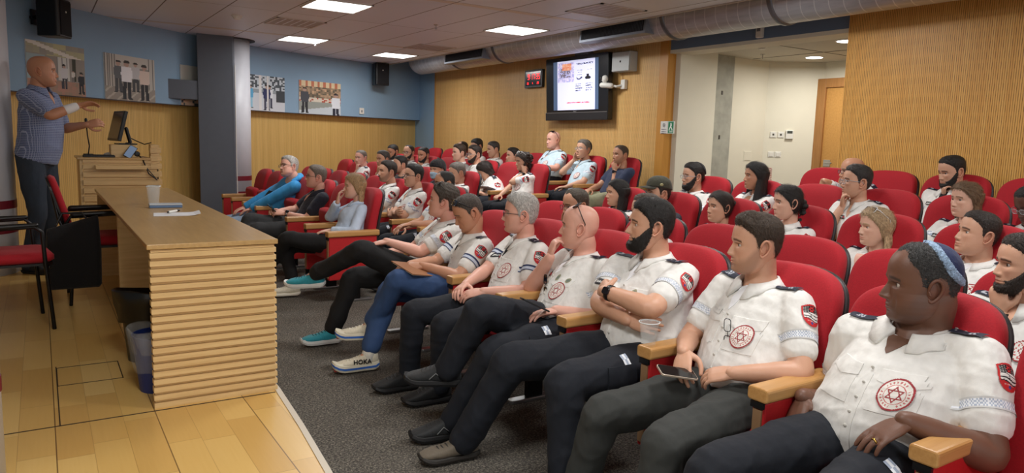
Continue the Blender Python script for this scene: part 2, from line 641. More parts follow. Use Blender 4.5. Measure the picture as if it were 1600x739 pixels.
# television wall (x = WALLX): timber centre, blue end, lintel over the alcove, timber right
W = WALLX
struct('wall_back', MB().box(W, W + 0.15, 13.02 - 0.62, 14.2, -0.3, 3.2), M['blue_wall'])
TVY0, TVY1 = 6.60, 12.85
struct('wall_back_panelling', MB().box(W - 0.03, W + 0.12, TVY0 + 0.13, TVY1, -0.3, 3.2), M['slat_tv'])
struct('trim_5', MB().box(W - 0.035, W + 0.15, TVY0 + 0.0, TVY0 + 0.14, -0.3, 3.2), M['trim_wood'])
struct('trim_6', MB().box(W - 0.035, W + 0.02, TVY1 - 0.02, TVY1 + 0.02, -0.3, 3.2), M['trim_wood'])
RWY = 4.24
struct('wall_right_panelling', MB().box(W - 0.03, W + 0.15, -3.0, RWY, -0.3, 3.2), M['slat_right'])
struct('wall_lintel', MB().box(W - 0.0, W + 0.2, RWY, TVY0, 2.42, 3.2), M['lintel'])
struct('trim_7', MB().box(W - 0.005, W + 0.3, RWY, TVY0, 2.385, 2.425), M['wall_white'])
# alcove behind the opening
struct('wall_alcove_jamb', MB().box(W + 0.1, 7.25, 6.52, 6.85, -0.3, 2.46), M['wall_white'])
struct('wall_alcove_pillar', MB().box(7.25, 7.66, 6.60, 7.0, -0.3, 2.46), M['concrete'])
struct('wall_alcove_side', MB().box(7.66, 8.6, 6.66, 7.0, -0.3, 2.46), M['wall_shade'])
m = MB().prism([(8.42, 6.66), (8.95, 6.16), (9.05, 6.26), (8.5, 6.8)][::-1], -0.3, 2.46)
struct('wall_alcove_corner', m, M['wall_white'])
struct('wall_alcove_back', MB().box(8.95, 9.1, 3.2, 6.3, -0.3, 2.46), M['wall_white'])
struct('wall_alcove_near', MB().box(W + 0.1, 9.1, 3.2, 3.35, -0.3, 2.46), M['wall_white'])
m = MB().box(W + 0.15, 9.1, 3.2, 6.9, 2.45, 2.5)
struct('ceiling_alcove', m, plain('alcove_ceiling_tiles', srgb(196, 190, 176), 0.7))
m = MB()
m.box(7.1, 9.0, 5.55, 5.556, 2.446, 2.45)
m.box(7.1, 7.106, 3.3, 6.6, 2.446, 2.45)
m.box(8.0, 8.006, 3.3, 6.6, 2.446, 2.45)
struct('trim_8', m, plain('joint_dark', srgb(90, 84, 74), 0.8))
# other walls of the hall, seen only by the light
struct('wall_front', MB().box(-4.4, -4.2, -3.0, 3.2, -0.3, 3.2), M['blue_wall'])

# door_1 in the alcove
d = thing('door_1', None, None, (8.95, 5.62, 0.13))
del d['label'], d['category']
d['kind'] = 'structure'
obj('door_leaf', MB().box(-0.03, 0.02, -0.5, 0.47, 0.01, 1.98), M['door_wood'], d, bevel=0.004)
m = MB()
m.box(-0.06, 0.03, 0.47, 0.60, 0.0, 2.10)
m.box(-0.06, 0.03, -0.62, -0.5, 0.0, 2.10)
m.box(-0.06, 0.03, -0.5, 0.47, 1.98, 2.10)
obj('door_frame', m, M['frame_wood'], d, bevel=0.006)
m = MB().box(-0.04, -0.03, 0.33, 0.43, 0.93, 1.02).tube([(-0.03, .38, .98), (-0.085, .38, .98), (-0.09, .28, .98)], 0.011)
obj('door_handle', m, M['steel'], d)

# ------------------------------------------------------------------ columns
def column(x, y, r, label):
    t = thing('round_column', label, 'column', (x, y, 0))
    m = MB().rings([[(r * math.cos(2 * PI * k / 64), r * math.sin(2 * PI * k / 64), z) for k in range(64)] for z in (-0.2, CEIL + 0.02)])
    obj('shaft', m, M['column'], t, smooth=False)
    for p in t.children[0].data.polygons:
        p.use_smooth = len(p.vertices) == 4
    for z0, z1 in ((0.355, 0.405), (0.565, 0.635)):
        rr = r + 0.003
        m = MB().rings([[(rr * math.cos(2 * PI * k / 64), rr * math.sin(2 * PI * k / 64), z) for k in range(64)] for z in (z0, z1)])
        o = obj('painted_band', m, M['maroon'], t)
    return t
column(-0.535, 7.72, 0.345, 'pale grey round column with maroon bands beside the standing speaker')
c2 = column(2.43, 11.6, 0.285, 'pale grey round column with maroon bands behind the slate fin by the front seats')
# dark collar where column 2 meets the ceiling
m = MB().rings([[(0.36 * math.cos(2 * PI * k / 48), 0.36 * math.sin(2 * PI * k / 48), z) for k in range(48)] for z in (CEIL - 0.012, CEIL + 0.01)])
obj('ceiling_collar', m, plain('collar_dark', srgb(52, 50, 52), 0.7), c2)
column(-0.25, 3.0, 0.10, 'pale post with a maroon band at the left edge of the stage')

# slate fin with a beam running back to the curved wall
t = thing('slate_fin', 'tall slate grey flat fin with a side beam, standing against the round column', 'partition', (1.96, 11.22, 0))
m = MB().prism([(-0.045, 0.0), (0.43, -0.02), (0.46, 0.02), (0.46, 0.12), (0.0, 0.12)], -0.2, CEIL + 0.01)
obj('panel', m, M['fin'], t, bevel=0.006)
m = MB().tube([(0.455, -0.03, CEIL - 0.4), (0.455, -0.03, 0.9), (0.462, -0.03, 0.3), (0.462, -0.03, 0.02)], 0.006)
obj('cable', m, M['white'], t)
m = MB().prism([(-0.74, -0.10), (0.0, 0.02), (0.0, 0.12), (-0.74, 0.0)], 1.72, 1.985)
obj('side_beam', m, M['fin'], t, bevel=0.004)

# ------------------------------------------------------------------ spiral duct with grilles
t = thing('spiral_duct', 'long galvanised spiral air duct running along the top of the timber wall', 'duct', (6.0, 0, 2.72))
m = MB()
r = 0.27
ys = [12.55, 12.5] + [12.4 - 0.7 * k for k in range(22)]
rs = []
for y in ys:
    q = r * (0.9 if y == 12.55 else 1)
    rs.append([(q * math.cos(2 * PI * k / 48), y, q * math.sin(2 * PI * k / 48)) for k in range(48)])
m.rings(rs)
o = obj('duct_tube', m, M['duct'], t, smooth=True)
for y in (10.95, 9.55, 6.0, 4.6, 2.2):
    m = MB()
    rs = []
    for yy, rr in ((y - .03, r + .002), (y - .02, r + .014), (y + .02, r + .014), (y + .03, r + .002)):
        rs.append([(rr * math.cos(2 * PI * k / 48), yy, rr * math.sin(2 * PI * k / 48)) for k in range(48)])
    obj('coupling_band', m.rings(rs), plain('band_metal', srgb(110, 112, 118), 0.4, 0.7), t, smooth=True)
def grille(y0, y1):
    # flat face looking into the room
    def P(u, y, w):     # u down the face, w outwards
        return (-0.25 - w - .12 * u, y, 0.02 - u)
    m = MB()
    H0, H1 = -0.02, 0.235
    body = [P(H0, y0, 0.03), P(H1, y0, 0.03), (0.0, y0, -0.22), (0.0, y0, 0.08)]
    body2 = [(p[0], y1, p[2]) for p in body]
    m.rings([body, body2])
    fr = obj('grille_box', m, plain('grille_metal', srgb(132, 138, 150), 0.45, 0.4), t, bevel=0.004)
    m = MB()
    e = 0.03
    m.quad(P(H0 + e, y0 + e, .032), P(H1 - e, y0 + e, .032), P(H1 - e, y1 - e, .032), P(H0 + e, y1 - e, .032))
    obj('grille_opening', m, plain('grille_dark', srgb(40, 42, 48), 0.7), fr)
    m = MB()
    n = int((y1 - y0) / 0.026)
    for k in range(1, n):
        y = y0 + e + (y1 - y0 - 2 * e) * k / n
        p, q = Vector(P(H0 + e, y, .036)), Vector(P(H1 - e, y, .036))
        m.tube([p, q], 0.0035, 4, round_ends=False)
    obj('grille_vanes', m, plain('grille_vane', srgb(86, 90, 100), 0.5, 0.4), fr)
grille(9.75, 11.0)
grille(6.2, 7.38)

# ------------------------------------------------------------------ ceiling fittings
for i, (x, y, k) in enumerate(LAMPS):
    where = ['nearest the speaker side, above the front seats', 'above the far front seats before the curved wall', 'far one by the corner loudspeaker', 'one beside the duct in front of the wall television'][i] if i < 4 else 'out of the picture'
    if i >= 4:
        continue
    t = thing('ceiling_lamp', 'square lit ceiling lamp, the ' + where, 'lamp', (x, y, CEIL))
    m = MB()
    for a in ((-.3, -.285, -.3, .3), (.285, .3, -.3, .3), (-.3, .3, -.3, -.285), (-.3, .3, .285, .3)):
        m.box(a[0], a[1], a[2], a[3], -0.012, 0.0)
    obj('lamp_frame', m, M['white'], t)
    obj('diffuser', MB().box(-.285, .285, -.285, .285, -0.006, 0.0), M['lamp'], t)
    t['group'] = 'square ceiling lamps'
for i, (x, y) in enumerate(((2.72, 9.25), (5.03, 10.2), (4.45, 6.05))):
    t = thing('ceiling_vent', ['pale square air vent in the ceiling between the two lamps above the front seats',
                               'pale square air vent in the ceiling near the left end of the duct',
                               'pale square air vent in the ceiling beside the right duct grille'][i], 'vent', (x + (0.55 if i == 2 else 0), y, CEIL))
    m = MB()
    for a in ((-.3, -.27, -.3, .3), (.27, .3, -.3, .3), (-.3, .3, -.3, -.27), (-.3, .3, .27, .3)):
        m.box(a[0], a[1], a[2], a[3], -0.008, 0.0)
    obj('vent_frame', m, plain('vent_white', srgb(200, 192, 190), 0.5), t)
    m = MB()
    for k in range(6):
        x0 = -.25 + k * .09
        m.rings([[(x0, -.27, 0), (x0 + .06, -.27, -.006), (x0 + .066, -.27, 0)], [(x0, .27, 0), (x0 + .06, .27, -.006), (x0 + .066, .27, 0)]])
    obj('vent_blades', m, plain('vent_blade', srgb(168, 158, 158), 0.5), t)
    t['group'] = 'ceiling vents'
def roundel(m, r0, r1, z0, z1, n=24):
    return m.rings([[(r0 * math.cos(2 * PI * k / n), r0 * math.sin(2 * PI * k / n), z0) for k in range(n)], [(r1 * math.cos(2 * PI * k / n), r1 * math.sin(2 * PI * k / n), z1) for k in range(n)]])
t = thing('smoke_detector', 'white round smoke detector on the ceiling near the slate fin', 'smoke detector', (2.02, 9.2, CEIL))
obj('detector_base', roundel(MB(), .058, .062, -.02, 0), M['white'], t)
obj('detector_cap', roundel(MB(), .035, .05, -.045, -.02), M['white'], t)
for i, (x, y) in enumerate(((4.1, 8.15), (3.5, 10.9))):
    t = thing('sprinkler', ['small ceiling sprinkler between the duct and the front lamps', 'small ceiling sprinkler by the far curved wall'][i], 'sprinkler', (x, y, CEIL))
    obj('rose', roundel(MB(), .028, .03, -.006, 0), M['steel'], t)
    obj('head', roundel(MB(), .018, .018, -.05, -.046).merge(MB().tube([(0, 0, 0), (0, 0, -.05)], .006)), M['steel'], t)
for i, (x, y) in enumerate(((8.35, 5.92), (7.35, 4.83))):
    t = thing('downlight', ['round recessed downlight glowing in the middle of the alcove ceiling', 'round recessed downlight at the right edge of the alcove ceiling'][i], 'lamp', (x, y, 2.45))
    obj('ring', roundel(MB(), .115, .12, -.008, 0), M['white'], t)
    obj('bulb_disc', roundel(MB(), .10, .10, -.011, -.006), M['lamp'], t)
t = thing('smoke_detector', 'white smoke detector on the alcove ceiling behind the lintel', 'smoke detector', (7.0, 5.65, 2.45))
obj('detector_base', roundel(MB(), .06, .065, -.03, 0), M['white'], t)
obj('detector_cap', roundel(MB(), .035, .05, -.055, -.03), M['white'], t)
t = thing('sprinkler', 'tiny sprinkler on the alcove ceiling by the concrete pillar', 'sprinkler', (7.7, 6.2, 2.45))
obj('rose', roundel(MB(), .03, .03, -.006, 0), M['steel'], t)
obj('head', roundel(MB(), .02, .02, -.05, -.045).merge(MB().tube([(0, 0, 0), (0, 0, -.05)], .006)), M['steel'], t)

# ------------------------------------------------------------------ things on the television wall
def on_wall(y, z):          # frame: x out of the wall is -X
    return (W - 0.03, y, z)

# television
t = thing('wall_television', 'black flat television on the timber wall showing a white slide', 'television', (W - 0.03, 8.22, 2.03))
tilt = Matrix.Translation((-0.13, 0, 0)) @ Matrix.Rotation(math.radians(-3.0), 4, 'Y')
TW, TH = 0.70, 0.44
m = MB()
oy = sub_rounded(2 * TW, 2 * TH, 0.02)
m.rings([[(0.05, y, z) for y, z in oy], [(-0.03, y, z) for y, z in oy]])
m.xf(tilt)
casing = obj('casing', m, plain('gloss_black', srgb(18, 18, 22), 0.22), t, bevel=0.006)
m = MB().box(-0.045, -0.028, -TW, TW, -TH, -TH + 0.115).xf(tilt)
obj('speaker_bar', m, plain('tv_bar', srgb(34, 34, 38), 0.4), t, bevel=0.006)
m = MB().box(-0.047, -0.0445, -TW, TW, -TH + 0.105, -TH + 0.113).xf(tilt)
obj('silver_strip', m, M['grey_metal'], t)
rng = random.Random(5)
sc_noise = [[rng.random() for _ in range(40)] for _ in range(40)]
def slide(u, v):
    # u from the viewer's left (larger y) to the right
    if u < 0.09 or u > 0.93:
        return srgb(66, 84, 112)
    s = (u - 0.09) / 0.84
    base = srgb(206, 208, 236)
    if s < 0.46 and v < 0.43:
        x, y = s / 0.46, v / 0.43
        n = sc_noise[int(y * 17)][int(x * 17)]
        if x < 0.04 or y < 0.07:
            return base
        if 0.30 < x < 0.85 and 0.12 < y < 0.45:
            return srgb(190 + 40 * n, 110 + 60 * n, 80 + 60 * n)
        if 0.15 < x < 0.8 and 0.35 < y < 0.8 and n > 0.4:
            return srgb(70 + 60 * n, 60 + 60 * n, 90 + 40 * n)
        return srgb(150 + 60 * n, 150 + 50 * n, 190 + 40 * n)
    r = sc_noise[int(v * 97) % 40][int(s * 83) % 40]
    dk = srgb(70, 72, 100)
    if 0.07 < v < 0.10 and 0.52 < s < 0.95 and r > 0.35:
        return dk
    if (0.20 < v < 0.215 or 0.245 < v < 0.26 or 0.29 < v < 0.305) and (0.55 < s < 0.68 or (0.80 < s < 0.92 and v < 0.22)) and r > 0.3:
        return dk
    if 0.34 < v < 0.40:
        if 0.52 < s < 0.68 and abs(v - 0.375 + 0.02 * math.sin(s * 40)) < 0.018:
            return dk
        d = math.hypot((s - 0.82) / 0.075, (v - 0.37) / 0.04)
        if d < 0.95:
            return srgb(24, 22, 30)
    if 0.30 < v < 0.345 and abs(s - 0.82) < 0.03:
        return srgb(24, 22, 30)
    for k in range(4):
        for a, b in ((0.50, 0.68), (0.76, 0.94)):
            if abs(v - (0.48 + 0.045 * k)) < 0.008 and a < s < b - 0.04 * (k % 2) and r > 0.3:
                return dk
    if 0.84 < v < 0.865 and 0.26 < s < 0.86 and r > 0.3:
        return srgb(200, 30, 50)
    return base
m = MB()
SY0, SY1, SZ0, SZ1 = 0.51, -0.51, 0.385, -0.295
picture(m, ((-0.034, SY0, SZ0), (-0.034, SY1, SZ0), (-0.034, SY1, SZ1), (-0.034, SY0, SZ1)), 96, 88, slide)
m.xf(tilt)
obj('screen', m, M['screen'], t, colours=True)
m = MB()
for k in range(16):
    a0, a1 = 2 * PI * k / 16, 2 * PI * (k + 1) / 16
    m.quad((-.0348, .03 + .011 * math.cos(a0), -.318 + .011 * math.sin(a0)), (-.0348, .03 + .008 * math.cos(a0), -.318 + .008 * math.sin(a0)), (-.0348, .03 + .008 * math.cos(a1), -.318 + .008 * math.sin(a1)), (-.0348, .03 + .011 * math.cos(a1), -.318 + .011 * math.sin(a1)))
m.box(-.0352, -.0345, .0085, .011, -.327, -.309).box(-.0352, -.0345, .001, .011, -.327, -.3245)
m.box(-.0352, -.0345, -.016, -.0135, -.327, -.309).box(-.0352, -.0345, -.028, -.016, -.327, -.3245).box(-.0352, -.0345, -.028, -.016, -.3115, -.309)
m.xf(tilt)
obj('maker_badge', m, M['white'], t)
obj('wall_bracket', MB().box(-0.09, 0.0, -0.12, 0.12, -0.2, 0.2), M['blackm'], t)
obj('top_bracket', MB().box(-0.06, 0.0, -0.17, 0.17, 0.44, 0.50).box(-0.075, -0.06, -.15, -.08, .45, .49).box(-0.075, -0.06, .05, .1, .45, .49), plain('bracket_grey', srgb(140, 140, 140), .5, .5), t)

# digital clock  9:17:35
t = thing('digital_clock', 'black wall clock with red digits reading 9:17:35 left of the television', 'clock', (W - 0.03, 9.43, 2.235))
m = MB()
oy = sub_rounded(0.48, 0.27, 0.015)
obj('clock_case', MB().rings([[(0, y, z) for y, z in oy], [(-0.05, y, z) for y, z in oy]]), M['black'], t, bevel=0.004)
obj('clock_face', MB().box(-0.053, -0.05, -0.20, 0.20, -0.105, 0.105), plain('clock_glass', srgb(30, 10, 14), 0.15), t)
SEG = {'0': 'abcdef', '1': 'bc', '2': 'abged', '3': 'abgcd', '5': 'afgcd', '7': 'abc', '9': 'abcdfg', '4': 'fgbc', '8': 'abcdefg', '6': 'afgecd'}
def digits(m, text, y, z, h, gap, x):
    w = h * 0.5
    th = h * 0.13
    for ch in text:
        if ch == ':':
            for q in (0.3, 0.7):
                m.box(x - .001, x, y - th, y, z + h * q - th / 2, z + h * q + th / 2, (1, .02, .03, 1))
            y -= th + gap
            continue
        s = {'a': (0, w, h - th, h), 'g': (0, w, h / 2 - th / 2, h / 2 + th / 2), 'd': (0, w, 0, th), 'f': (0, th, h / 2, h), 'b': (w - th, w, h / 2, h), 'e': (0, th, 0, h / 2), 'c': (w - th, w, 0, h / 2)}
        for k in SEG[ch]:
            a, b, c, d_ = s[k]
            m.box(x - .001, x, y - b, y - a, z + c, z + d_, (1, .02, .03, 1))
        y -= w + gap
m = MB()
digits(m, '9:17:35', 0.145, -0.012, 0.085, 0.015, -0.0535)
digits(m, '25', 0.16, -0.085, 0.035, 0.008, -0.0535)
digits(m, '4', 0.02, -0.085, 0.03, 0.008, -0.0535)
digits(m, '23', -0.11, -0.085, 0.035, 0.008, -0.0535)
obj('red_digits', m, M['led'], t, colours=True)

# grey junction cabinet, camera, small bits
t = thing('junction_box', 'pale grey metal junction box on the timber wall right of the television', 'box', (W - 0.03, 7.32, 2.33))
obj('box_body', MB().box(-0.13, 0.0, -0.17, 0.17, -0.125, 0.125), plain('box_grey', srgb(186, 190, 190), 0.5), t, bevel=0.008)
obj('box_lid', MB().box(-0.14, -0.13, -0.165, 0.165, -0.12, 0.12), plain('box_grey', (0, 0, 0, 1)), t, bevel=0.004)
obj('lock', MB().box(-0.145, -0.14, -0.01, 0.01, -0.012, 0.012), M['blackm'], t)
t = thing('surveillance_camera', 'small white dome camera on a wall arm right of the television', 'camera', (W - 0.03, 7.42, 2.04))
obj('wall_mount', MB().box(-0.05, 0, -0.1, -0.02, -0.05, 0.07), M['white'], t, bevel=0.006)
obj('arm', MB().tube([(-.03, -.05, 0), (-.1, 0, -.02), (-.14, .10, 0)], .016), M['white'], t)
obj('camera_body', MB().tube([(-.14, .06, -.01), (-.2, .17, -.0)], .036, 14), M['white'], t, smooth=True)
obj('camera_dome', MB().ball((-.17, .15, .08), .05), M['white'], t, smooth=True)
obj('camera_lens', MB().ball((-.212, .175, .085), .022), M['black'], t, smooth=True)
m = MB().tube([(-.01, -.03, .06), (-.02, .0, .12), (-.01, -.02, .19), (-.01, .03, .26)], .003, 6)
obj('camera_cable', m, plain('cable_orange', srgb(190, 130, 90), .6), t)
# exit / floor signs
def running_sign(u, v):
    if u < 0.06 or u > 0.94 or v < 0.04 or v > 0.96:
        return srgb(225, 232, 225)
    g = srgb(36, 130, 86)
    wh = srgb(232, 240, 232)
    if math.hypot((u - .5) * .8, v - .2) < .07:
        return wh
    if .26 < v < .52 and abs(u - .5 + (v - .4) * .3) < .12:
        return wh
    if .5 < v < .72 and (abs(u - .38 + (v - .5) * .6) < .08 or abs(u - .58 - (v - .5) * .7) < .08):
        return wh
    if .78 < v < .9 and .2 < u < .8:
        return wh if int(u * 20) % 2 else g
    return g
def notice_sign(u, v):
    if v < .5 and math.hypot((u - .5), (v - .33) * 1.2) < .2 and (u + v * 1.3) % .16 < .09:
        return srgb(60, 60, 66)
    if v > .6 and int(v * 14) % 2 and .15 < u < .85 and int(u * 31) % 4:
        return srgb(80, 82, 90)
    return srgb(226, 226, 222)
for nm, lab, y0, y1, fn in (('exit_sign', 'green running man emergency exit sign at the edge of the timber wall', 6.53, 6.43, running_sign),
                            ('notice_sign', 'small white notice sign left of the green exit sign', 6.655, 6.54, notice_sign)):
    m = MB()
    picture(m, ((W - .0452, y0, 1.57), (W - .0452, y1, 1.57), (W - .0452, y1, 1.42), (W - .0452, y0, 1.42)), 20, 30, fn)
    m.box(W - .0448, W - .03, y1, y0, 1.42, 1.57, srgb(225, 225, 220))
    tag(obj(nm, m, M['print'], colours=True), lab, 'sign')
t = thing('lintel_sensor', 'small white motion sensor on the blue lintel above the alcove', 'sensor', (W, 5.27, 2.50))
obj('sensor_body', MB().box(-0.05, 0, -.04, .04, -.065, .065), M['white'], t, bevel=0.01)
obj('sensor_window', MB().box(-0.053, -.05, -.022, .022, -.0, .04), plain('sensor_grey', srgb(120, 124, 130), .3), t)
# alcove wall fittings, on the diagonal white corner
ca = Vector((8.42, 6.66, 0))
cd = (Vector((8.95, 6.16, 0)) - ca).normalized()
cn = Vector((cd.y, -cd.x, 0))
def corner_frame(s, z):
    p = ca + cd * s
    return Matrix(((cd.x, -cn.x, 0, p.x), (cd.y, -cn.y, 0, p.y), (0, 0, 1, z), (0, 0, 0, 1)))
def corner_thing(name, label, cat, s, z, group=None):
    t = thing(name, label, cat, (0, 0, 0), group)
    t.matrix_world = corner_frame(s, z)
    return t
for s, z, lab in ((.12, 1.47, 'upper left white wall socket in the alcove'), (.22, 1.47, 'upper right white wall socket in the alcove, beside the thermostat')):
    t = corner_thing('wall_socket', lab, 'socket', s, z, 'sockets on the alcove corner')
    obj('plate', MB().box(-.042, .042, -.012, 0, -.04, .04), M['white'], t, bevel=.004)
    obj('socket_hole', MB().box(-.012, .012, -.0145, -.011, -.012, .014), plain('hole', srgb(70, 66, 60), .6), t)
t = corner_thing('thermostat', 'white wall thermostat with a dark display in the alcove', 'thermostat', .33, 1.475)
obj('case', MB().box(-.05, .05, -.035, 0, -.06, .06), M['white'], t, bevel=.006)
obj('display', MB().box(-.035, .035, -.037, -.034, .015, .05), plain('lcd', srgb(70, 76, 72), .25), t)
for s, lab in ((.11, 'left lower white light switch in the alcove'), (.20, 'right lower white light switch in the alcove')):
    t = corner_thing('light_switch', lab, 'switch', s, 1.20, 'switches on the alcove corner')
    obj('plate', MB().box(-.042, .042, -.01, 0, -.04, .04), M['white'], t, bevel=.004)
    obj('rocker', MB().box(-.026, .026, -.016, -.009, -.028, .028), M['white'], t, bevel=.003)
def red_scribble(u, v):
    if int(v * 18) % 3 == 0:
        return None
    return srgb(170, 60, 60) if math.sin(u * 40 + v * 90) > -.2 else srgb(226, 220, 208)
m = MB()
p = ca + cd * .11 + cn * .003
picture(m, [tuple(p + cd * a + Vector((0, 0, b))) for a, b in ((-.03, 1.02), (.03, 1.02), (.03, .84), (-.03, .84))], 10, 24, red_scribble)
tag(obj('wall_marking', m, M['print'], colours=True), 'small red lettering down the white alcove corner below the switches', 'marking')
t = thing('access_panel', 'faint white square plate low on the shaded alcove wall', 'plate', (8.1, 6.66, 1.17))
obj('plate', MB().box(-.07, .07, -.008, 0, -.06, .06), M['wall_shade'], t, bevel=.003)
obj('plate_rim', MB().box(-.078, .078, -.004, 0, -.068, .068), M['wall_white'], t)
for z in (1.95, 1.38):
    tag(obj('pillar_slot', MB().box(7.44, 7.465, 6.593, 6.601, z, z + .05), plain('hole', (0, 0, 0, 1))), 'short dark fixing slot in the concrete pillar, ' + ('upper one' if z > 1.5 else 'lower one'), 'slot')

# ------------------------------------------------------------------ loudspeakers
def loudspeaker(x, z, label, turn):
    n = wall_n(x)
    ang = math.atan2(n.y, n.x)
    t = thing('loudspeaker', label, 'loudspeaker', (x + n.x * .22, wall_y(x) + n.y * .22, z), None, ang + turn)
    m = MB().prism([(-.12, -.10), (-.12, .10), (.1, .14), (.13, .12), (.13, -.12), (.1, -.14)][::-1], -.20, .20)
    obj('cabinet', m, M['black'], t, bevel=.01)
    obj('grille_cloth', MB().box(.13, .138, -.11, .11, -.18, .18), plain('speaker_cloth', srgb(22, 22, 26), .9, 0, .3, 300, .3), t, bevel=.004)
    obj('badge', MB().box(.138, .141, -.008, .008, .06, .078), M['white'], t)
    obj('wall_bracket', MB().tube([(-.1, 0, 0), (-.24, 0, 0)], .02).box(-.2, -.18, -.06, .06, -.08, .08), M['blackm'], t)
loudspeaker(0.02, 2.44, 'big black loudspeaker high on the wall above the standing speaker', 0.25)
loudspeaker(5.3, 2.43, 'black loudspeaker high in the far corner of the blue wall', -0.35)
t = thing('wall_notice', 'tiny white notice on the blue wall near the far corner', 'sign', (5.06 + .0, wall_y(5.06) - .012, 1.75), None, math.atan2(wall_n(5.06).y, wall_n(5.06).x))
obj('plate', MB().box(0, .006, -.055, .055, -.055, .055), M['white'], t)
obj('symbol', MB().box(.006, .007, -.012, .012, -.03, .015), M['fin'], t)

# ------------------------------------------------------------------ photo posters on the curved wall
def fig(u, v, cx, top, h, body, legs, skin=(.45, .3, .24, 1), hair=(.03, .025, .02, 1)):
    x = (u - cx) / h
    y = (v - top) / h
    if y < 0 or y > 1:
        return None
    if y < .07:
        return hair if abs(x) < .06 * math.sqrt(max(0, 1 - (y / .07 - 1) ** 2)) + .01 else None
    if y < .14:
        return skin if abs(x) < .055 else None
    if y < .17:
        return skin if abs(x) < .03 else None
    if y < .56:
        return body if abs(x) < .13 - abs(y - .35) * .1 else None
    if y < .97:
        g = .02 + (y - .56) * .08
        return legs if g * .4 < abs(x) < g * .5 + .075 else None
    return (.02, .02, .02, 1) if .03 < abs(x) < .12 else None
def first(*a):
    for x in a:
        if x is not None:
            return x
rn = np.random.RandomState(3).rand(64, 64)
def N(u, v, k=16):
    return float(rn[int(v * k) % 64][int(u * k) % 64])
def ph1(u, v):
    f = first(fig(u, v, .62, .38, .50, srgb(205, 205, 208), srgb(60, 60, 70)), fig(u, v, .93, .5, .46, srgb(40, 44, 50), srgb(36, 38, 44)), fig(u, v, .78, .48, .25, srgb(210, 206, 200), srgb(120, 118, 116)))
    if f: return f
    if v < .25: return srgb(150 + 40 * N(u, v, 9), 146 + 40 * N(u, v, 9), 140) if abs(v - .3 * u) > .04 else srgb(220, 215, 205)
    if .5 < u < .72 and v < .7: return srgb(205, 205, 200) if (u * 12) % 1 > .2 else srgb(130, 130, 130)
    if .76 < u < .84 and v < .7: return srgb(60, 62, 48)
    if v > .72: return srgb(150 + 30 * N(u, v), 134, 116)
    if u < .3: return srgb(150, 170, 176)
    return srgb(150, 144, 136)
def ph2(u, v):
    f = first(fig(u, v, .42, .10, .88, srgb(232, 232, 236), srgb(40, 42, 48)), fig(u, v, .78, .14, .84, srgb(214, 196, 184), srgb(36, 36, 40)), fig(u, v, .26, .12, .72, srgb(96, 100, 104), srgb(70, 72, 76)), fig(u, v, .6, .12, .68, srgb(190, 190, 192), srgb(60, 62, 66)))
    if f: return f
    if v > .7: return srgb(150, 142, 132) if (u + v) % .2 > .05 else srgb(180, 172, 160)
    if u < .22 or u > .86: return srgb(186, 182, 174) if (u * 22) % 1 > .35 else srgb(104, 102, 98)
    return srgb(140, 136, 128) if v > .25 else srgb(190, 186, 178)
def ph3(u, v):
    if v < .45: return srgb(206, 206, 196) if u < .6 else srgb(170, 190, 196)
    return srgb(176 + 40 * N(u, v), 176, 150) if N(u, v) > .3 else srgb(80, 90, 96)
def ph4(u, v):
    f = first(fig(u, v, .14, .28, .66, srgb(90, 170, 214), srgb(150, 200, 224)), fig(u, v, .55, .24, .74, srgb(40, 50, 96), srgb(60, 62, 84)), fig(u, v, .62, .26, .66, srgb(224, 230, 236), srgb(60, 62, 84)))
    if f: return f
    if v < .4: return srgb(74, 84, 92) if N(u, v, 22) > .5 else srgb(196, 206, 214)
    if u > .78 and v < .72: return srgb(60, 66, 72)
    return srgb(206, 212, 220) if v > .5 else srgb(150, 160, 168)
def ph5(u, v):
    f = first(fig(u, v, .13, .2, .78, srgb(70, 74, 82), srgb(40, 42, 48)), fig(u, v, .88, .32, .85, srgb(224, 230, 238), srgb(40, 44, 60), hair=(.02, .02, .03, 1)))
    if f: return f
    if v < .16: return srgb(224, 206, 168) if (u * 7) % 1 > .4 else srgb(196, 120, 90)
    if v < .5: return srgb(90 + 120 * N(u, v, 20), 84 + 90 * N(u, v, 20), 70 + 70 * N(u, v, 20))
    if v < .62: return srgb(214, 206, 190) if N(u, v, 24) > .4 else srgb(180, 80, 60)
    return srgb(196, 206, 214) if v > .9 - u * .2 else srgb(150, 156, 150)
for i, (x0, x1, fn, lab) in enumerate(((-.09, .48, ph1, 'photo poster of a hospital corridor behind the standing speaker'), (.70, 1.33, ph2, 'photo poster of a doctor in a white coat walking with colleagues'),
                                     (1.70, 2.15, ph3, 'photo poster mostly hidden behind the slate beam'), (2.72, 3.46, ph4, 'photo poster of two people walking outdoors in snowlike light, right of the column'),
                                     (3.74, 4.59, ph5, 'photo poster of a kitchen serving counter with a cook'))):
    m = MB()
    nx = 60
    for j in range(nx):
        def P(u, z, e):
            x = x0 + (x1 - x0) * u
            n = wall_n(x)
            return (x + n.x * e, wall_y(x) + n.y * e, z)
        ny = 48
        u0, u1 = j / nx, (j + 1) / nx
        for k in range(ny):
            z0, z1 = 2.20 - .56 * k / ny, 2.20 - .56 * (k + 1) / ny
            m.add([P(u0, z0, .014), P(u0, z1, .014), P(u1, z1, .014), P(u1, z0, .014)], [(0, 1, 2, 3)], fn((j + .5) / nx, (k + .5) / ny))
    edge = [[P(u, 2.20, e) for e in (.013, 0)] + [P(u, 1.645, e) for e in (0, .013)] for u in (0, .25, .5, .75, 1)]
    m.rings(edge, col=srgb(220, 220, 220))
    tag(obj('photo_poster', m, M['print'], colours=True), lab, 'poster')
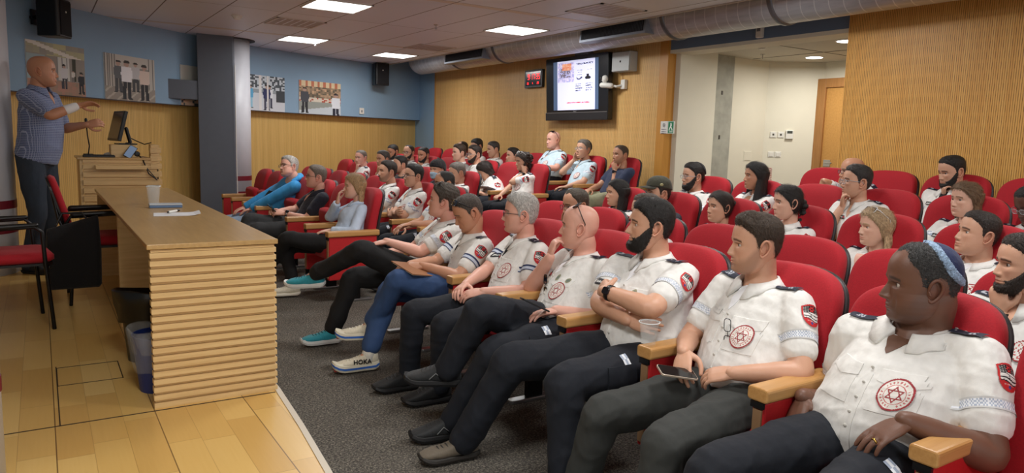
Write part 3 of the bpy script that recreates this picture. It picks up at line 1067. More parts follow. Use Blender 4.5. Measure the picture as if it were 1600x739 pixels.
# ================================================================== DESKS
def slatted_face(m, x0, x1, y0, y1, z0, z1, n, out, axis):
    """stack of n battens, every second one standing proud by `out`; axis 'y-' faces -Y, 'x+' faces +X"""
    h = (z1 - z0) / n
    for k in range(n):
        a, b = z0 + k * h, z0 + (k + 1) * h - 0.0012
        if k % 2 == 0:
            b += h * .30
        else:
            a += h * .30
        o = out if k % 2 == 0 else 0.0
        if axis == 'y-':
            m.box(x0 - o * .35, x1 + o * .35, y0 - o, y1, a, b)
        else:
            m.box(x0, x1 + o, y0 - o * .35, y1 + o * .35, a, b)
    return m

def desk(label, y0, y1, near_end):
    t = thing('lecture_desk', label, 'desk', (0.667, y0, 0.013))
    L = y1 - y0
    obj('desk_top', MB().box(-.288, .288, -0.012, L, .722, .745), M['ply_top'], t, bevel=.003)
    m = MB()
    if near_end:
        slatted_face(m, -.272, .272, 0.0, .035, -0.013, .720, 40, .015, 'y-')
    else:
        m.box(-.272, .272, 0.0, .03, -0.013, .720)
    obj('end_panel', m, M['ply'], t)
    obj('end_panel', MB().box(-.272, .272, L - .035, L - .005, -0.013, .720), M['ply'], t)
    obj('front_panel', slatted_face(MB(), .243, .272, .036, L - .036, 0.02, .720, 40, .010, 'x+'), M['ply'], t)
    obj('inner_rail', MB().box(.19, .241, .036, L - .036, .60, .72), M['ply'], t)
    return t
desk('long plywood lecture desk with a slatted end, the nearer of the two', 3.575, 5.24, True)
desk('plywood lecture desk pushed end to end beyond the nearer one, by the lectern', 5.245, 7.18, False)

# objects on the desks
def cup(loc, label, h=.10, r=.036, group=None):
    t = thing('plastic_cup', label, 'cup', loc, group)
    n = 32
    prof = [(r * .70, 0), (r * .74, .004), (r * .80, h * .35), (r * .86, h * .37), (r * .88, h * .6), (r * .96, h * .9), (r * 1.0, h * .97), (r * 1.07, h), (r * 1.03, h), (r * .95, h * .96), (r * .84, h * .6), (r * .68, .006)]
    m = MB().rings([[(q * math.cos(2 * PI * k / n), q * math.sin(2 * PI * k / n), z) for k in range(n)] for q, z in prof], cap=False)
    obj('cup_wall', m, M['clear'], t, smooth=True)
    m = MB().rings([[(q * math.cos(2 * PI * k / n), q * math.sin(2 * PI * k / n), z) for k in range(n)] for q, z in ((r * 1.03, h - .001), (r * 1.10, h), (r * 1.10, h + .003), (r * 1.03, h + .003))], cap=False)
    obj('cup_rim', m, plain('cup_rim_white', srgb(226, 230, 230), .3), t, smooth=True)
    return t
cup((0.64, 5.52, .758), 'clear plastic cup standing on the lecture desk', .125, .042)
cup((0.655, 5.60, .758), 'clear plastic cup close behind the other one on the lecture desk', .125, .042)
t = thing('flat_case', 'flat white and blue case lying on the lecture desk in front of the cups', 'case', (0.69, 5.33, .758), None, -.06)
obj('case_bottom', MB().box(-.10, .10, -.05, .05, 0, .017), plain('case_blue', srgb(96, 126, 166), .3), t, bevel=.004)
obj('case_lid', MB().box(-.10, .10, -.05, .05, .0175, .026), plain('case_pale', srgb(206, 216, 226), .25), t, bevel=.003)
m = MB()
rs = []
for i in range(9):
    x = -.13 + .26 * i / 8
    z = .001 + .012 * max(0, (i - 6) / 2) ** 2
    rs.append([(x, -.10 + .02 * i / 8, z), (x, .10 + .02 * i / 8, z), (x, .10 + .02 * i / 8, z + .0012), (x, -.10 + .02 * i / 8, z + .0012)])
m.rings(rs)
o = tag(obj('paper_sheet', m, M['paper']), 'white sheet of paper with a raised corner on the lecture desk', 'paper')
o.location = (0.69, 4.84, .758)
o.rotation_euler = (0, 0, -.12)
t = thing('marker_pen', 'white marker pen with a black end lying on the paper sheet', 'pen', (0.68, 4.93, .770), None, .95)
obj('barrel', MB().tube([(-.05, 0, 0), (.05, 0, 0)], .0075), M['white'], t, smooth=True)
obj('cap', MB().tube([(.045, 0, 0), (.07, 0, 0)], .0082), M['black'], t, smooth=True)
obj('nib_end', MB().tube([(-.065, 0, 0), (-.05, 0, 0)], .0055), M['black'], t, smooth=True)

# ------------------------------------------------------------------ lectern
LX, LY = 0.64, 7.75
t = thing('lectern', 'slatted plywood lectern by the standing speaker', 'lectern', (LX, LY, 0))
m = MB()
slatted_face(m, -.31, .31, 0.0, .03, 0.0, .90, 24, .022, 'y-')
obj('front_panel', m, M['ply'], t)
obj('side_panel', MB().box(-.34, -.315, .0, .6, 0, .99), M['ply'], t)
obj('side_panel', slatted_face(MB(), .30, .325, 0.0, .6, 0, 1.13, 30, .016, 'x+'), M['ply'], t)
obj('raised_back', slatted_face(MB(), .25, .30, 0.0, .03, .90, 1.13, 6, .02, 'y-'), M['ply'], t)
obj('top_board', MB().box(-.36, .25, -.03, .6, .985, 1.005), M['ply_top'], t, bevel=.003)
obj('upper_slats', slatted_face(MB(), -.31, .25, .0, .03, .90, .985, 3, .015, 'y-'), M['ply'], t)
obj('pull_shelf', MB().box(-.22, .20, -.11, .1, .90, .935), M['ply'], t, bevel=.003)
t = thing('computer_monitor', 'dark computer monitor seen nearly from the side on the lectern', 'monitor', (.66, 7.97, 1.125), None, .15)
tl = Matrix.Translation((-.03, 0, .17)) @ Matrix.Rotation(math.radians(14), 4, 'Y')
obj('monitor_case', MB().box(-.012, .02, -.20, .20, -.14, .15).xf(tl), M['black'], t, bevel=.006)
obj('monitor_screen', MB().box(-.014, -.012, -.18, .18, -.12, .13).xf(tl), plain('monitor_off', srgb(52, 54, 60), .15), t)
obj('monitor_stand', MB().tube([(.05, 0, .15), (.08, 0, .02), (.05, 0, .004)], .018).box(-.04, .12, -.09, .09, 0, .012), M['blackm'], t)
t = thing('wooden_riser', 'small pale wooden box under the monitor on the lectern', 'box', (.67, 7.90, 1.005))
obj('riser_box', MB().box(-.11, .11, -.07, .16, 0, .118), M['ply'], t, bevel=.004)
obj('riser_hole', MB().ball((.13 - .02, -.074, .035), (.026, .006, .026)), M['black'], t, smooth=True)
t = thing('gooseneck_microphone', 'black gooseneck microphone rising from the lectern', 'microphone', (.38, 7.92, 1.005))
obj('mic_base', roundel(MB(), .05, .04, 0, .028), M['black'], t, smooth=False)
obj('mic_neck', MB().tube([(0, 0, .02), (.012, 0, .10), (.0, 0, .2), (-.005, 0, .30)], .0055, 8), M['blackm'], t, smooth=True)
obj('mic_head', MB().tube([(-.005, 0, .30), (-.007, 0, .345)], .013, 12), M['black'], t, smooth=True)
t = thing('keyboard', 'black keyboard lying on the left of the lectern top', 'keyboard', (.47, 7.82, 1.005))
obj('keyboard_body', MB().box(-.14, .12, -.06, .06, 0, .02), M['black'], t, bevel=.005)
m = MB()
for i in range(12):
    for j in range(4):
        m.box(-.13 + i * .0205, -.113 + i * .0205, -.05 + j * .026, -.028 + j * .026, .02, .024)
obj('keys', m, plain('key_black', srgb(34, 34, 38), .5), t)
t = thing('computer_mouse', 'white computer mouse beside the keyboard on the lectern', 'mouse', (.555, 7.98, 1.005))
obj('mouse_body', MB().ball((0, 0, .016), (.05, .032, .026)), M['white'], t, smooth=True)
obj('mouse_wheel', MB().ball((.025, 0, .038), (.01, .004, .008)), M['blackm'], t, smooth=True)
t = thing('smartphone', 'phone with a bluish screen leaning on the wooden box of the lectern', 'phone', (.72, 7.80, 1.006), None, .1)
pm = Matrix.Rotation(math.radians(60), 4, 'X') @ Matrix.Rotation(math.radians(-35), 4, 'Z')
obj('phone_case', MB().box(-.035, .035, -.07, .07, 0, .009).xf(Matrix.Translation((0, 0, .05)) @ pm), M['black'], t, bevel=.003)
obj('phone_screen', MB().box(-.031, .031, -.064, .064, .009, .0095).xf(Matrix.Translation((0, 0, .05)) @ pm), plain('phone_blue', srgb(150, 180, 220), .2), t)
m = MB().tube([(.80, 7.82, 1.02), (.82, 7.73, .98), (.86, 7.70, .86), (.93, 7.70, .80)], .006, 6).tube([(.93, 7.70, .80), (.84, 7.70, .92)], .004, 6)
tag(obj('hanging_cable', m, M['black'], smooth=True), 'black cable hanging down the front of the lectern', 'cable')
m = MB().tube([(.72, 7.98, 1.2), (.80, 8.05, 1.16), (.86, 7.95, 1.13), (.9, 7.8, 1.15)], .005, 6)
tag(obj('monitor_cable', m, M['black'], smooth=True), 'black cable from the monitor over the slatted top of the lectern', 'cable')

# ------------------------------------------------------------------ loose chairs by the desk (front = +X)
def visitor_chair(label, loc, rot):
    t = thing('visitor_chair', label, 'chair', loc, None, rot)
    m = MB()
    rs = []
    for s, z in ((.90, 0), (1.0, .02), (1.0, .045), (.9, .065)):
        rs.append([(x * s, y * s, .42 + z) for x, y in sub_rounded(.46, .46, .07)])
    obj('seat', m.rings(rs), M['red'], t, smooth=True)
    obj('seat_pan', MB().prism(sub_rounded(.44, .44, .06), .405, .42), M['black'], t)
    m = MB()
    rs = []
    for d in (-.0, .022, .045):
        s = 1.0 if d == .022 else .93
        rs.append([(-.235 - (z + .17) * .28 + d - .1 * (y * y) * -2, y, .74 + z) for y, z in [(a * s, b * s) for a, b in sub_rounded(.44, .36, .09)]])
    obj('backrest', m.rings(rs), M['red'], t, smooth=True)
    rs = [[(x - .012 * k - .002, y, z) for x, y, z in [(-.235 - (b + .17) * .28 + .2 * (a * a), a, .74 + b) for a, b in sub_rounded(.43, .35, .09)]] for k in (0, 1)]
    obj('back_shell', MB().rings(rs), M['black'], t)
    for s in (-1, 1):
        m = MB().tube([(.20, s * .25, 0.005), (.17, s * .25, .42), (.16, s * .25, .62), (.12, s * .25, .655), (-.2, s * .25, .64), (-.25, s * .24, .55)], .012, 8)
        obj('arm_frame', m, M['blackm'], t, smooth=True)
        obj('armrest', MB().tube([(.13, s * .25, .665), (-.18, s * .25, .655)], (.014, .022), 10, side=(0, 0, 1)), M['black'], t, smooth=True)
        m = MB().tube([(-.22, s * .25, 0.005), (-.19, s * .25, .42), (-.27, s * .2, .62), (-.30, s * .18, .80)], .012, 8)
        obj('back_leg', m, M['blackm'], t, smooth=True)
    for y0 in (.19, -.19):
        obj('cross_rail', MB().tube([(y0, -.25, .40), (y0, .25, .40)], .011, 8), M['blackm'], t, smooth=True)
    return t
visitor_chair('red visitor chair with black arms pushed towards the middle of the desk', (.36, 6.25, 0), .0)
visitor_chair('red visitor chair with black arms nearest the camera, cut by the left picture edge', (-.20, 5.55, 0), .12)
t = thing('shoulder_bag', 'black fabric bag hanging from the arm of the chair at the desk', 'bag', (.17, 5.93, .14))
m = MB()
rs = []
for z, w, d in ((0, .15, .02), (.02, .165, .045), (.25, .17, .05), (.44, .16, .03), (.47, .155, .012)):
    rs.append([(x, y, z + .05 * (x / .17) * (z / .47)) for x, y in sub_rounded(2 * w, 2 * d, min(w, d) * .9)])
obj('bag_body', m.rings(rs), cloth('bag_cloth', srgb(17, 17, 19), .9, .5, 14), t, smooth=True)
obj('bag_strap', MB().tube([(-.1, .0, .45), (-.06, .04, .53), (.06, .04, .53), (.1, .0, .47)], .008, 8), M['black'], t, smooth=True)

# bins under the desk
t = thing('waste_bin', 'blue mesh waste bin with a clear bag beside the slatted desk end', 'bin', (.46, 3.86, 0))
n = 40
m = MB()
rs = [[((.10 + .03 * z / .28) * math.cos(2 * PI * k / n), (.10 + .03 * z / .28) * math.sin(2 * PI * k / n), z) for k in range(n)] for z in (0, .09, .18, .28)]
rs += [[((.095 + .03 * z / .28) * math.cos(2 * PI * k / n), (.095 + .03 * z / .28) * math.sin(2 * PI * k / n), z) for k in range(n)] for z in (.28, .01)]
obj('bin_wall', m.rings(rs, cap=False), plain('bin_blue', srgb(26, 46, 110), .5), t)
m = MB()
rs = []
for z, r in ((.11, .122), (.16, .134), (.24, .140), (.305, .150), (.315, .142), (.29, .135), (.2, .124)):
    rs.append([((r + .006 * math.sin(7 * 2 * PI * k / n + z * 20)) * math.cos(2 * PI * k / n), (r + .006 * math.sin(7 * 2 * PI * k / n + z * 20)) * math.sin(2 * PI * k / n), z + .008 * math.sin(3 * 2 * PI * k / n)) for k in range(n)])
obj('clear_bag', m.rings(rs, cap=False), M['clear'], t, smooth=True)
t = thing('waste_bin', 'black waste bin with a black bag, behind the blue bin under the desk', 'bin', (.47, 4.42, 0))
obj('bin_wall', MB().rings([[(r * math.cos(2 * PI * k / n), r * math.sin(2 * PI * k / n), z) for k in range(n)] for r, z in ((.11, 0), (.14, .32))]), M['black'], t)
m = MB()
rs = []
for z, r in ((.20, .150), (.30, .165), (.375, .185), (.385, .175), (.34, .15)):
    rs.append([((r + .008 * math.sin(6 * 2 * PI * k / n + z * 30)) * math.cos(2 * PI * k / n), (r + .008 * math.sin(6 * 2 * PI * k / n + z * 30)) * math.sin(2 * PI * k / n), z + .03 * math.cos(2 * PI * k / n + 2.4)) for k in range(n)])
obj('black_bag', m.rings(rs, cap=False), plain('bag_film', srgb(14, 14, 16), .3), t, smooth=True)

# ================================================================== AUDITORIUM SEATS (front = -X)
def back_outline(hw, zb, zt, n=26):
    """half outlines: widths over heights, round shoulders"""
    out = []
    H = zt - zb
    for k in range(n + 1):
        t = k / n
        t = 1 - (1 - t) ** 1.6
        if t > .66:
            q = (t - .66) / .34
            w = hw * max(0.006, (1 - q ** 3.6)) ** (1 / 3.1)
        elif t < .1:
            w = hw * (.80 + .17 * math.sqrt(max(0, 1 - ((.1 - t) / .1) ** 2)))
        else:
            w = hw * (.97 + .03 * math.sin((t - .1) / .52 * PI / 2))
        out.append((w, zb + H * t, t))
    return out
SEATW = .555
def back_x(t):
    return .435 + .10 * t + .03 * (1 - (2 * t - 1) ** 2) * -1

def make_seat(folded):
    t = thing('theater_seat', 'x', 'seat', (0, 0, 0))
    # backrest cushion, front surface bulged
    m = MB()
    rs = []
    for w, z, q in back_outline(.258, .36, .985):
        e = .35 + .65 * math.sqrt(max(0, 1 - max(0, (q - .85) / .15) ** 2))
        dep = .05 * e
        ring = []
        for k in range(28):
            a = 2 * PI * k / 28
            cx, sx = math.cos(a), math.sin(a)
            y = w * math.copysign(abs(sx) ** .62, sx)
            x = -dep * math.copysign(abs(cx) ** .62, cx)
            x += .03 * (y / .25) ** 2 * -1 * (1 if cx > 0 else .3)
            ring.append((back_x(q) + x, y, z))
        rs.append(ring)
    obj('backrest', m.rings(rs), M['red'], t, smooth=True)
    m = MB()
    rs = []
    for w, z, q in back_outline(.266, .33, .975):
        ring = []
        for k in range(24):
            a = 2 * PI * k / 24
            cx, sx = math.cos(a), math.sin(a)
            y = w * math.copysign(abs(sx) ** .6, sx)
            x = -.022 * math.copysign(abs(cx) ** .6, cx) + .052
            x += -.025 * (y / .25) ** 2
            ring.append((back_x(q) + x, y, z))
        rs.append(ring)
    obj('back_shell', m.rings(rs), M['shell'], t, smooth=True)
    rs = []
    for s, z in ((.88, -.055), (.99, -.035), (1.0, 0), (.97, .03), (.86, .045)):
        rs.append([(x * s, y * s, z) for x, y in sub_rounded(.44, .47, .07)])
    m = MB().rings(rs)
    if folded:
        m.xf(Matrix.Translation((.37, 0, .52)) @ Matrix.Rotation(math.radians(80), 4, 'Y'))
    else:
        m.xf(Matrix.Translation((.235, 0, .405)) @ Matrix.Rotation(math.radians(4), 4, 'Y'))
    obj('seat_cushion', m, M['red'], t, smooth=True)
    return t

def add_arm(t, s):
    y = s * SEATW / 2
    m = MB()
    rs = []
    for x, z in ((0.0, 0), (.47, .004)):
        rs.append([(x, y + a, .603 + z + b) for a, b in sub_rounded(.085, .05, .012, 3)])
    obj('armrest', m.rings(rs), M['arm_wood'], t, bevel=.006)
    m = MB().prism([(.012, y - .027), (.45, y - .027), (.45, y + .027), (.012, y + .027)], .20, .578)
    obj('side_panel', m, M['red_panel'], t, bevel=.008)
    obj('front_post', MB().box(.004, .014, y - .018, y + .018, .22, .55), M['post'], t, bevel=.002)
    obj('slot', MB().box(.0, .012, y - .026, y + .026, .555, .577), M['black'], t)
    m = MB().box(.20, .30, y - .02, y + .02, .02, .21)
    obj('pedestal', m, M['blackm'], t, bevel=.004)
    m = MB().rings([[(.25 + x, y + yy, z) for x, yy in sub_rounded(.34, .06, .028)] for z in (0.0, .02)])
    obj('foot_plate', m, M['grey_metal'], t, bevel=.004)

PITCH_R, PITCH_L = .565, .622
SEAT_ROWS = [
    # row, list of seat centres (y), where block ends get an extra arm
    (0, [.71 + .565 * k for k in range(8)], [6.35 + .622 * k for k in range(7)]),
    (1, [.71 + .565 * k for k in range(8)], [6.42 + .655 * k for k in range(8)]),
    (2, [1.33 + .585 * k for k in range(7)], [7.70 + .60 * k for k in range(8)]),
    (3, [1.30 + .57 * k for k in range(7)], [7.55 + .60 * k for k in range(9)]),
    (4, [1.25 + .57 * k for k in range(6)], [6.90 + .66 * k for k in range(10)]),
]
PEOPLE_SEATS = {}     # (row, index) -> True when somebody sits there, filled by the people table below
# ================================================================== PEOPLE
RS = np.random.RandomState(11)
def V(*a):
    return Vector(a)

def cr(pts, rad, k=4):
    """Catmull-Rom resampling of points and (pairs of) radii"""
    pts = [Vector(p) for p in pts]
    rad = [r if isinstance(r, tuple) else (r, r) for r in rad]
    P, R_ = [], []
    n = len(pts)
    for i in range(n - 1):
        p0, p1, p2, p3 = pts[max(0, i - 1)], pts[i], pts[i + 1], pts[min(n - 1, i + 2)]
        for j in range(k):
            t = j / k
            P.append(0.5 * ((2 * p1) + (p2 - p0) * t + (2 * p0 - 5 * p1 + 4 * p2 - p3) * t * t + (3 * p1 - p0 - 3 * p2 + p3) * t ** 3))
            s = t * t * (3 - 2 * t)
            R_.append(tuple(rad[i][q] * (1 - s) + rad[i + 1][q] * s for q in (0, 1)))
    P.append(pts[-1])
    R_.append(rad[-1])
    return P, R_

def ctube(m, pts, rad, n=14, side=None, k=4):
    P, R_ = cr(pts, rad, k)
    return m.tube(P, R_, n, side)

def remesh(mb, voxel, smooth=2, factor=.6):
    """union the closed pieces of mb into one smooth skin; returns (verts Nx3, quads list)"""
    me = bpy.data.meshes.new('tmp')
    me.from_pydata(mb.v, [], mb.f)
    o = bpy.data.objects.new('tmp', me)
    COL.objects.link(o)
    r = o.modifiers.new('r', 'REMESH')
    r.mode = 'VOXEL'
    r.voxel_size = voxel
    if smooth:
        s = o.modifiers.new('s', 'SMOOTH')
        s.iterations = smooth
        s.factor = factor
    dg = bpy.context.evaluated_depsgraph_get()
    ev = o.evaluated_get(dg)
    em = ev.to_mesh()
    co = np.empty(len(em.vertices) * 3, dtype=np.float32)
    em.vertices.foreach_get('co', co)
    no = np.empty(len(em.vertices) * 3, dtype=np.float32)
    em.vertices.foreach_get('normal', no)
    lv = np.empty(len(em.loops), dtype=np.int32)
    em.loops.foreach_get('vertex_index', lv)
    ls = np.empty(len(em.polygons), dtype=np.int32)
    em.polygons.foreach_get('loop_start', ls)
    lt = np.empty(len(em.polygons), dtype=np.int32)
    em.polygons.foreach_get('loop_total', lt)
    faces = [tuple(int(q) for q in lv[a:a + b]) for a, b in zip(ls, lt)]
    ev.to_mesh_clear()
    bpy.data.objects.remove(o)
    bpy.data.meshes.remove(me)
    return co.reshape(-1, 3), no.reshape(-1, 3), faces

def folds(co, no, amp, seed, scale=1.0):
    """cloth creases: ridged wavy displacement along the normal"""
    if amp <= 0:
        return co
    r = np.random.RandomState(seed)
    d = np.zeros(len(co))
    wx = co + 0.035 * np.sin(co[:, [1, 2, 0]] * 9 * scale + r.rand(3) * 6)
    for k in range(7):
        a = r.randn(3)
        a /= np.linalg.norm(a)
        f = (14 + 26 * r.rand()) * scale
        s = np.sin(wx @ a * f + r.rand() * 6)
        d += (1 - np.abs(s)) ** 2 * (0.5 + r.rand())
    d -= d.mean()
    return co + no * (amp * d)[:, None]

# ------------------------------------------------------------------ heads
def lerp_tab(tab, x):
    xs = sorted(tab)
    return np.interp(x, xs, [tab[k] for k in xs])

PROF = [  # z, front, back, half width (below the brow)
    (.030, .090, -.105, .0765), (.012, .0885, -.105, .0765), (-.002, .0845, -.103, .0760), (-.020, .0855, -.096, .0745),
    (-.040, .0865, -.085, .0715), (-.058, .0870, -.070, .0670), (-.074, .0862, -.054, .0615), (-.088, .0850, -.040, .0545),
    (-.100, .0835, -.027, .0460), (-.110, .0780, -.012, .0370), (-.117, .0640, .004, .0270), (-.121, .044, .014, .014)]

def head_base(ang, z, fat=0.0, jaw=1.0):
    """smooth skull surface; ang (0 = face), z arrays -> x, y"""
    up = z > .03
    q = np.clip((z - .03) / .0905, 0, .99999)
    s = (1 - q ** 2.35) ** (1 / 2.35)
    zz = np.array([p[0] for p in PROF[::-1]])
    xf = np.where(up, -.004 + .094 * s, np.interp(z, zz, [p[1] for p in PROF[::-1]]))
    xb = np.where(up, -.004 - .101 * s, np.interp(z, zz, [p[2] for p in PROF[::-1]]))
    w = np.where(up, .0765 * s, np.interp(z, zz, [p[3] for p in PROF[::-1]]))
    low = np.clip((-z - .02) / .06, 0, 1)
    w = w * (1 + (jaw - 1) * low) + fat * .016 * low * (z > -.119)
    xc = np.where(up, -.008 * s, np.interp(z, [-.121, -.06, .03], [.028, .012, -.008]))
    ca, sa = np.cos(ang), np.sin(ang)
    n = 2.25
    ex = np.sign(ca) * np.abs(ca) ** (2 / n)
    ey = np.sign(sa) * np.abs(sa) ** (2 / n)
    x = xc + np.where(ca > 0, xf - xc, xc - xb) * ex
    return x, w * ey

def head_grid(na, nl, fat=0.0, jaw=1.0):
    u = np.arange(na) * 2 * PI / na
    ang = u - .42 * np.sin(u)
    t = np.linspace(0, 1, nl)
    tt = .62 * t + .38 * (1 - np.cos(PI * t)) / 2
    z = .1203 - (.1203 + .1208) * tt
    A, Z = np.meshgrid(ang, z)
    x, y = head_base(A, Z, fat, jaw)
    return A, Z, x, y

def g2(a, b, sa, sb):
    return np.exp(-(a / sa) ** 2 - (b / sb) ** 2)

def make_head(pr, na, nl):
    """returns MB with colours (head local frame: +x face, +y left, +z up)"""
    A, Z, X, Y = head_grid(na, nl, pr.get('fat', 0), pr.get('jaw', 1))
    front = np.clip(np.cos(A), 0, 1) ** .5
    ay = np.abs(Y)
    nose = pr.get('nose', 1.0)
    nz = np.interp(Z, [-.052, -.0485, -.044, -.037, -.022, -.004, .010], [0, .006, .017, .0235, .0175, .0085, 0]) * nose
    sg = np.interp(Z, [-.045, -.034, -.01, .01], [.0105, .0095, .0065, .0065])
    D = nz * np.exp(-(ay / sg) ** 2.4)
    D += .0075 * nose * g2(ay - .0135, Z + .0405, .0062, .0075)
    D -= .0105 * g2(ay - .031, Z - .001, .0165, .0120)
    D += .0042 * g2(ay - .028, Z - .021, .022, .0085)
    D += .0036 * g2(ay - .031, Z - .0095, .014, .0032)
    D += .0020 * g2(ay - .031, Z + .0105, .014, .0040)
    D += .0055 * g2(ay, Z + .0635, .019, .0048)
    D += .0060 * g2(ay, Z + .0735, .017, .0052)
    D -= .0030 * g2(ay, Z + .0685, .024, .0020)
    D -= .0035 * g2(ay, Z + .0835, .018, .0050)
    D += .0050 * g2(ay, Z + .1010, .017, .0100)
    D += .0040 * g2(ay - .046, Z + .020, .020, .014)
    D -= .0030 * g2(ay - .040, Z + .055, .006, .016)
    X2 = X + D * front
    Y2 = Y * (1 + .06 * g2(Z + .02, 0, .02, 1) * 0)
    base = np.array(pr['skin'][:3])
    C = np.ones(Z.shape + (3,)) * base
    lip = np.clip(1.4 * g2(ay, Z + .0685, .021, .0085), 0, 1) ** 2 * (np.cos(A) > 0)
    lipc = np.array(pr.get('lip', tuple(base * np.array([.86, .55, .55])))[:3])
    C = C * (1 - lip[..., None] * .75) + lipc * lip[..., None] * .75
    hc = np.array(pr.get('browc', pr.get('hairc', (.03, .02, .015)))[:3])
    by = .0225 - .35 * np.clip(ay - .033, 0, 1) + .0
    brow = np.clip(1.5 * np.exp(-((Z - by) / .0042) ** 2) * (ay > .011) * (ay < .052), 0, 1) * (np.cos(A) > 0)
    C = C * (1 - brow[..., None] * .85) + hc * brow[..., None] * .85
    lash = np.clip(1.5 * g2(ay - .031, Z - .0078, .013, .0019), 0, 1) * (np.cos(A) > 0)
    C = C * (1 - lash[..., None] * .7) + hc * .6 * lash[..., None] * .7
    nostril = np.clip(1.3 * g2(ay - .0075, Z + .0485, .0035, .0022), 0, 1) * (np.cos(A) > 0)
    C *= (1 - .7 * nostril[..., None])
    cheek = .18 * g2(ay - .045, Z + .03, .02, .02)
    C = C * (1 - cheek[..., None] * np.array([0, .35, .35]))
    Ad = np.degrees(np.abs(np.arctan2(np.sin(A), np.cos(A))))
    # shaved / stubble shade
    st = pr.get('stubble', 0)
    if st:
        m = np.clip((np.interp(Ad, [0, 20, 40, 60, 75, 95], [-.046, -.046, -.050, -.038, -.010, .03]) - Z) / .030, 0, 1) * np.clip((104 - Ad) / 14, 0, 1)
        m = m * (1 - lip)
        C = C * (1 - st * m[..., None]) + hc * st * m[..., None]
    bz = pr.get('buzz', 0)
    if bz:
        m = np.clip((Z - hairline(Ad, pr.get('line', 'short'))) / .016, 0, 1)
        C = C * (1 - bz * m[..., None]) + hc * bz * m[..., None]
    nl_, na_ = Z.shape
    vs = np.stack([X2, Y2, Z], -1).reshape(-1, 3)
    cs = np.concatenate([C.reshape(-1, 3), np.ones((len(vs), 1))], 1)
    f = []
    for i in range(nl_ - 1):
        for j in range(na_):
            k = (j + 1) % na_
            f.append((i * na_ + j, (i + 1) * na_ + j, (i + 1) * na_ + k, i * na_ + k))
    f.append(tuple(range(na_)))
    f.append(tuple(reversed(range((nl_ - 1) * na_, nl_ * na_))))
    m = MB().add(vs, f, cs)
    # ears
    if pr.get('curtain') or pr.get('noear'):
        return m
    ec = tuple(base * np.array([.95, .84, .82])) + (1,)
    for s in (-1, 1):
        yb = s * .0735
        em = MB()
        em.ball((0, 0, 0), (.016, .0065, .026), 14, 9, ec)
        pts = [(.012, 0, -.004), (.013, s * .006, .016), (.004, s * .010, .031), (-.010, s * .013, .029), (-.019, s * .013, .012), (-.017, s * .010, -.008), (-.008, s * .006, -.024), (.002, s * .003, -.031), (.007, 0, -.024)]
        P, R_ = cr(pts, [.0035, .0045, .0048, .0048, .0045, .0042, .0046, .0052, .003], 3)
        em.tube(P, R_, 8, col=ec)
        em.tube([(.012, s * .004, -.004), (.009, s * .007, -.012)], .0035, 6, col=ec)
        em.xf(Matrix.Translation((-.012, yb, -.008)) @ Matrix.Rotation(s * math.radians(12), 4, 'Z') @ Matrix.Rotation(math.radians(-8), 4, 'Y') @ Matrix.Scale(1.05, 4))
        m.merge(em)
    return m

LINES = {
    'short':    {0: .074, 28: .074, 44: .064, 58: .052, 68: .040, 75: .026, 81: -.008, 88: -.020, 93: .006, 100: .020, 112: .014, 125: -.030, 150: -.062, 180: -.070},
    'receding': {0: .084, 22: .096, 40: .088, 55: .062, 70: .040, 80: -.008, 88: -.020, 93: .006, 100: .020, 112: .010, 125: -.034, 150: -.060, 180: -.068},
    'horseshoe': {0: .135, 45: .130, 62: .070, 72: .042, 80: -.004, 88: -.016, 93: .008, 100: .020, 112: .008, 125: -.034, 150: -.058, 180: -.064},
    'full':     {0: .070, 28: .070, 44: .062, 58: .050, 68: .036, 76: .016, 82: -.014, 89: -.022, 93: .004, 100: .016, 112: .004, 124: -.040, 150: -.068, 180: -.078},
    'long':     {0: .066, 18: .070, 40: .054, 60: .030, 76: .002, 84: -.020, 100: -.06, 130: -.085, 180: -.1},
    'cap':      {0: .055, 60: .055, 90: .045, 120: .035, 180: .02},
    'beanie':   {0: .040, 60: .034, 90: .018, 120: -.01, 180: -.045},
}
def hairline(Ad, name):
    t = LINES[name]
    return np.interp(Ad, sorted(t), [t[k] for k in sorted(t)])

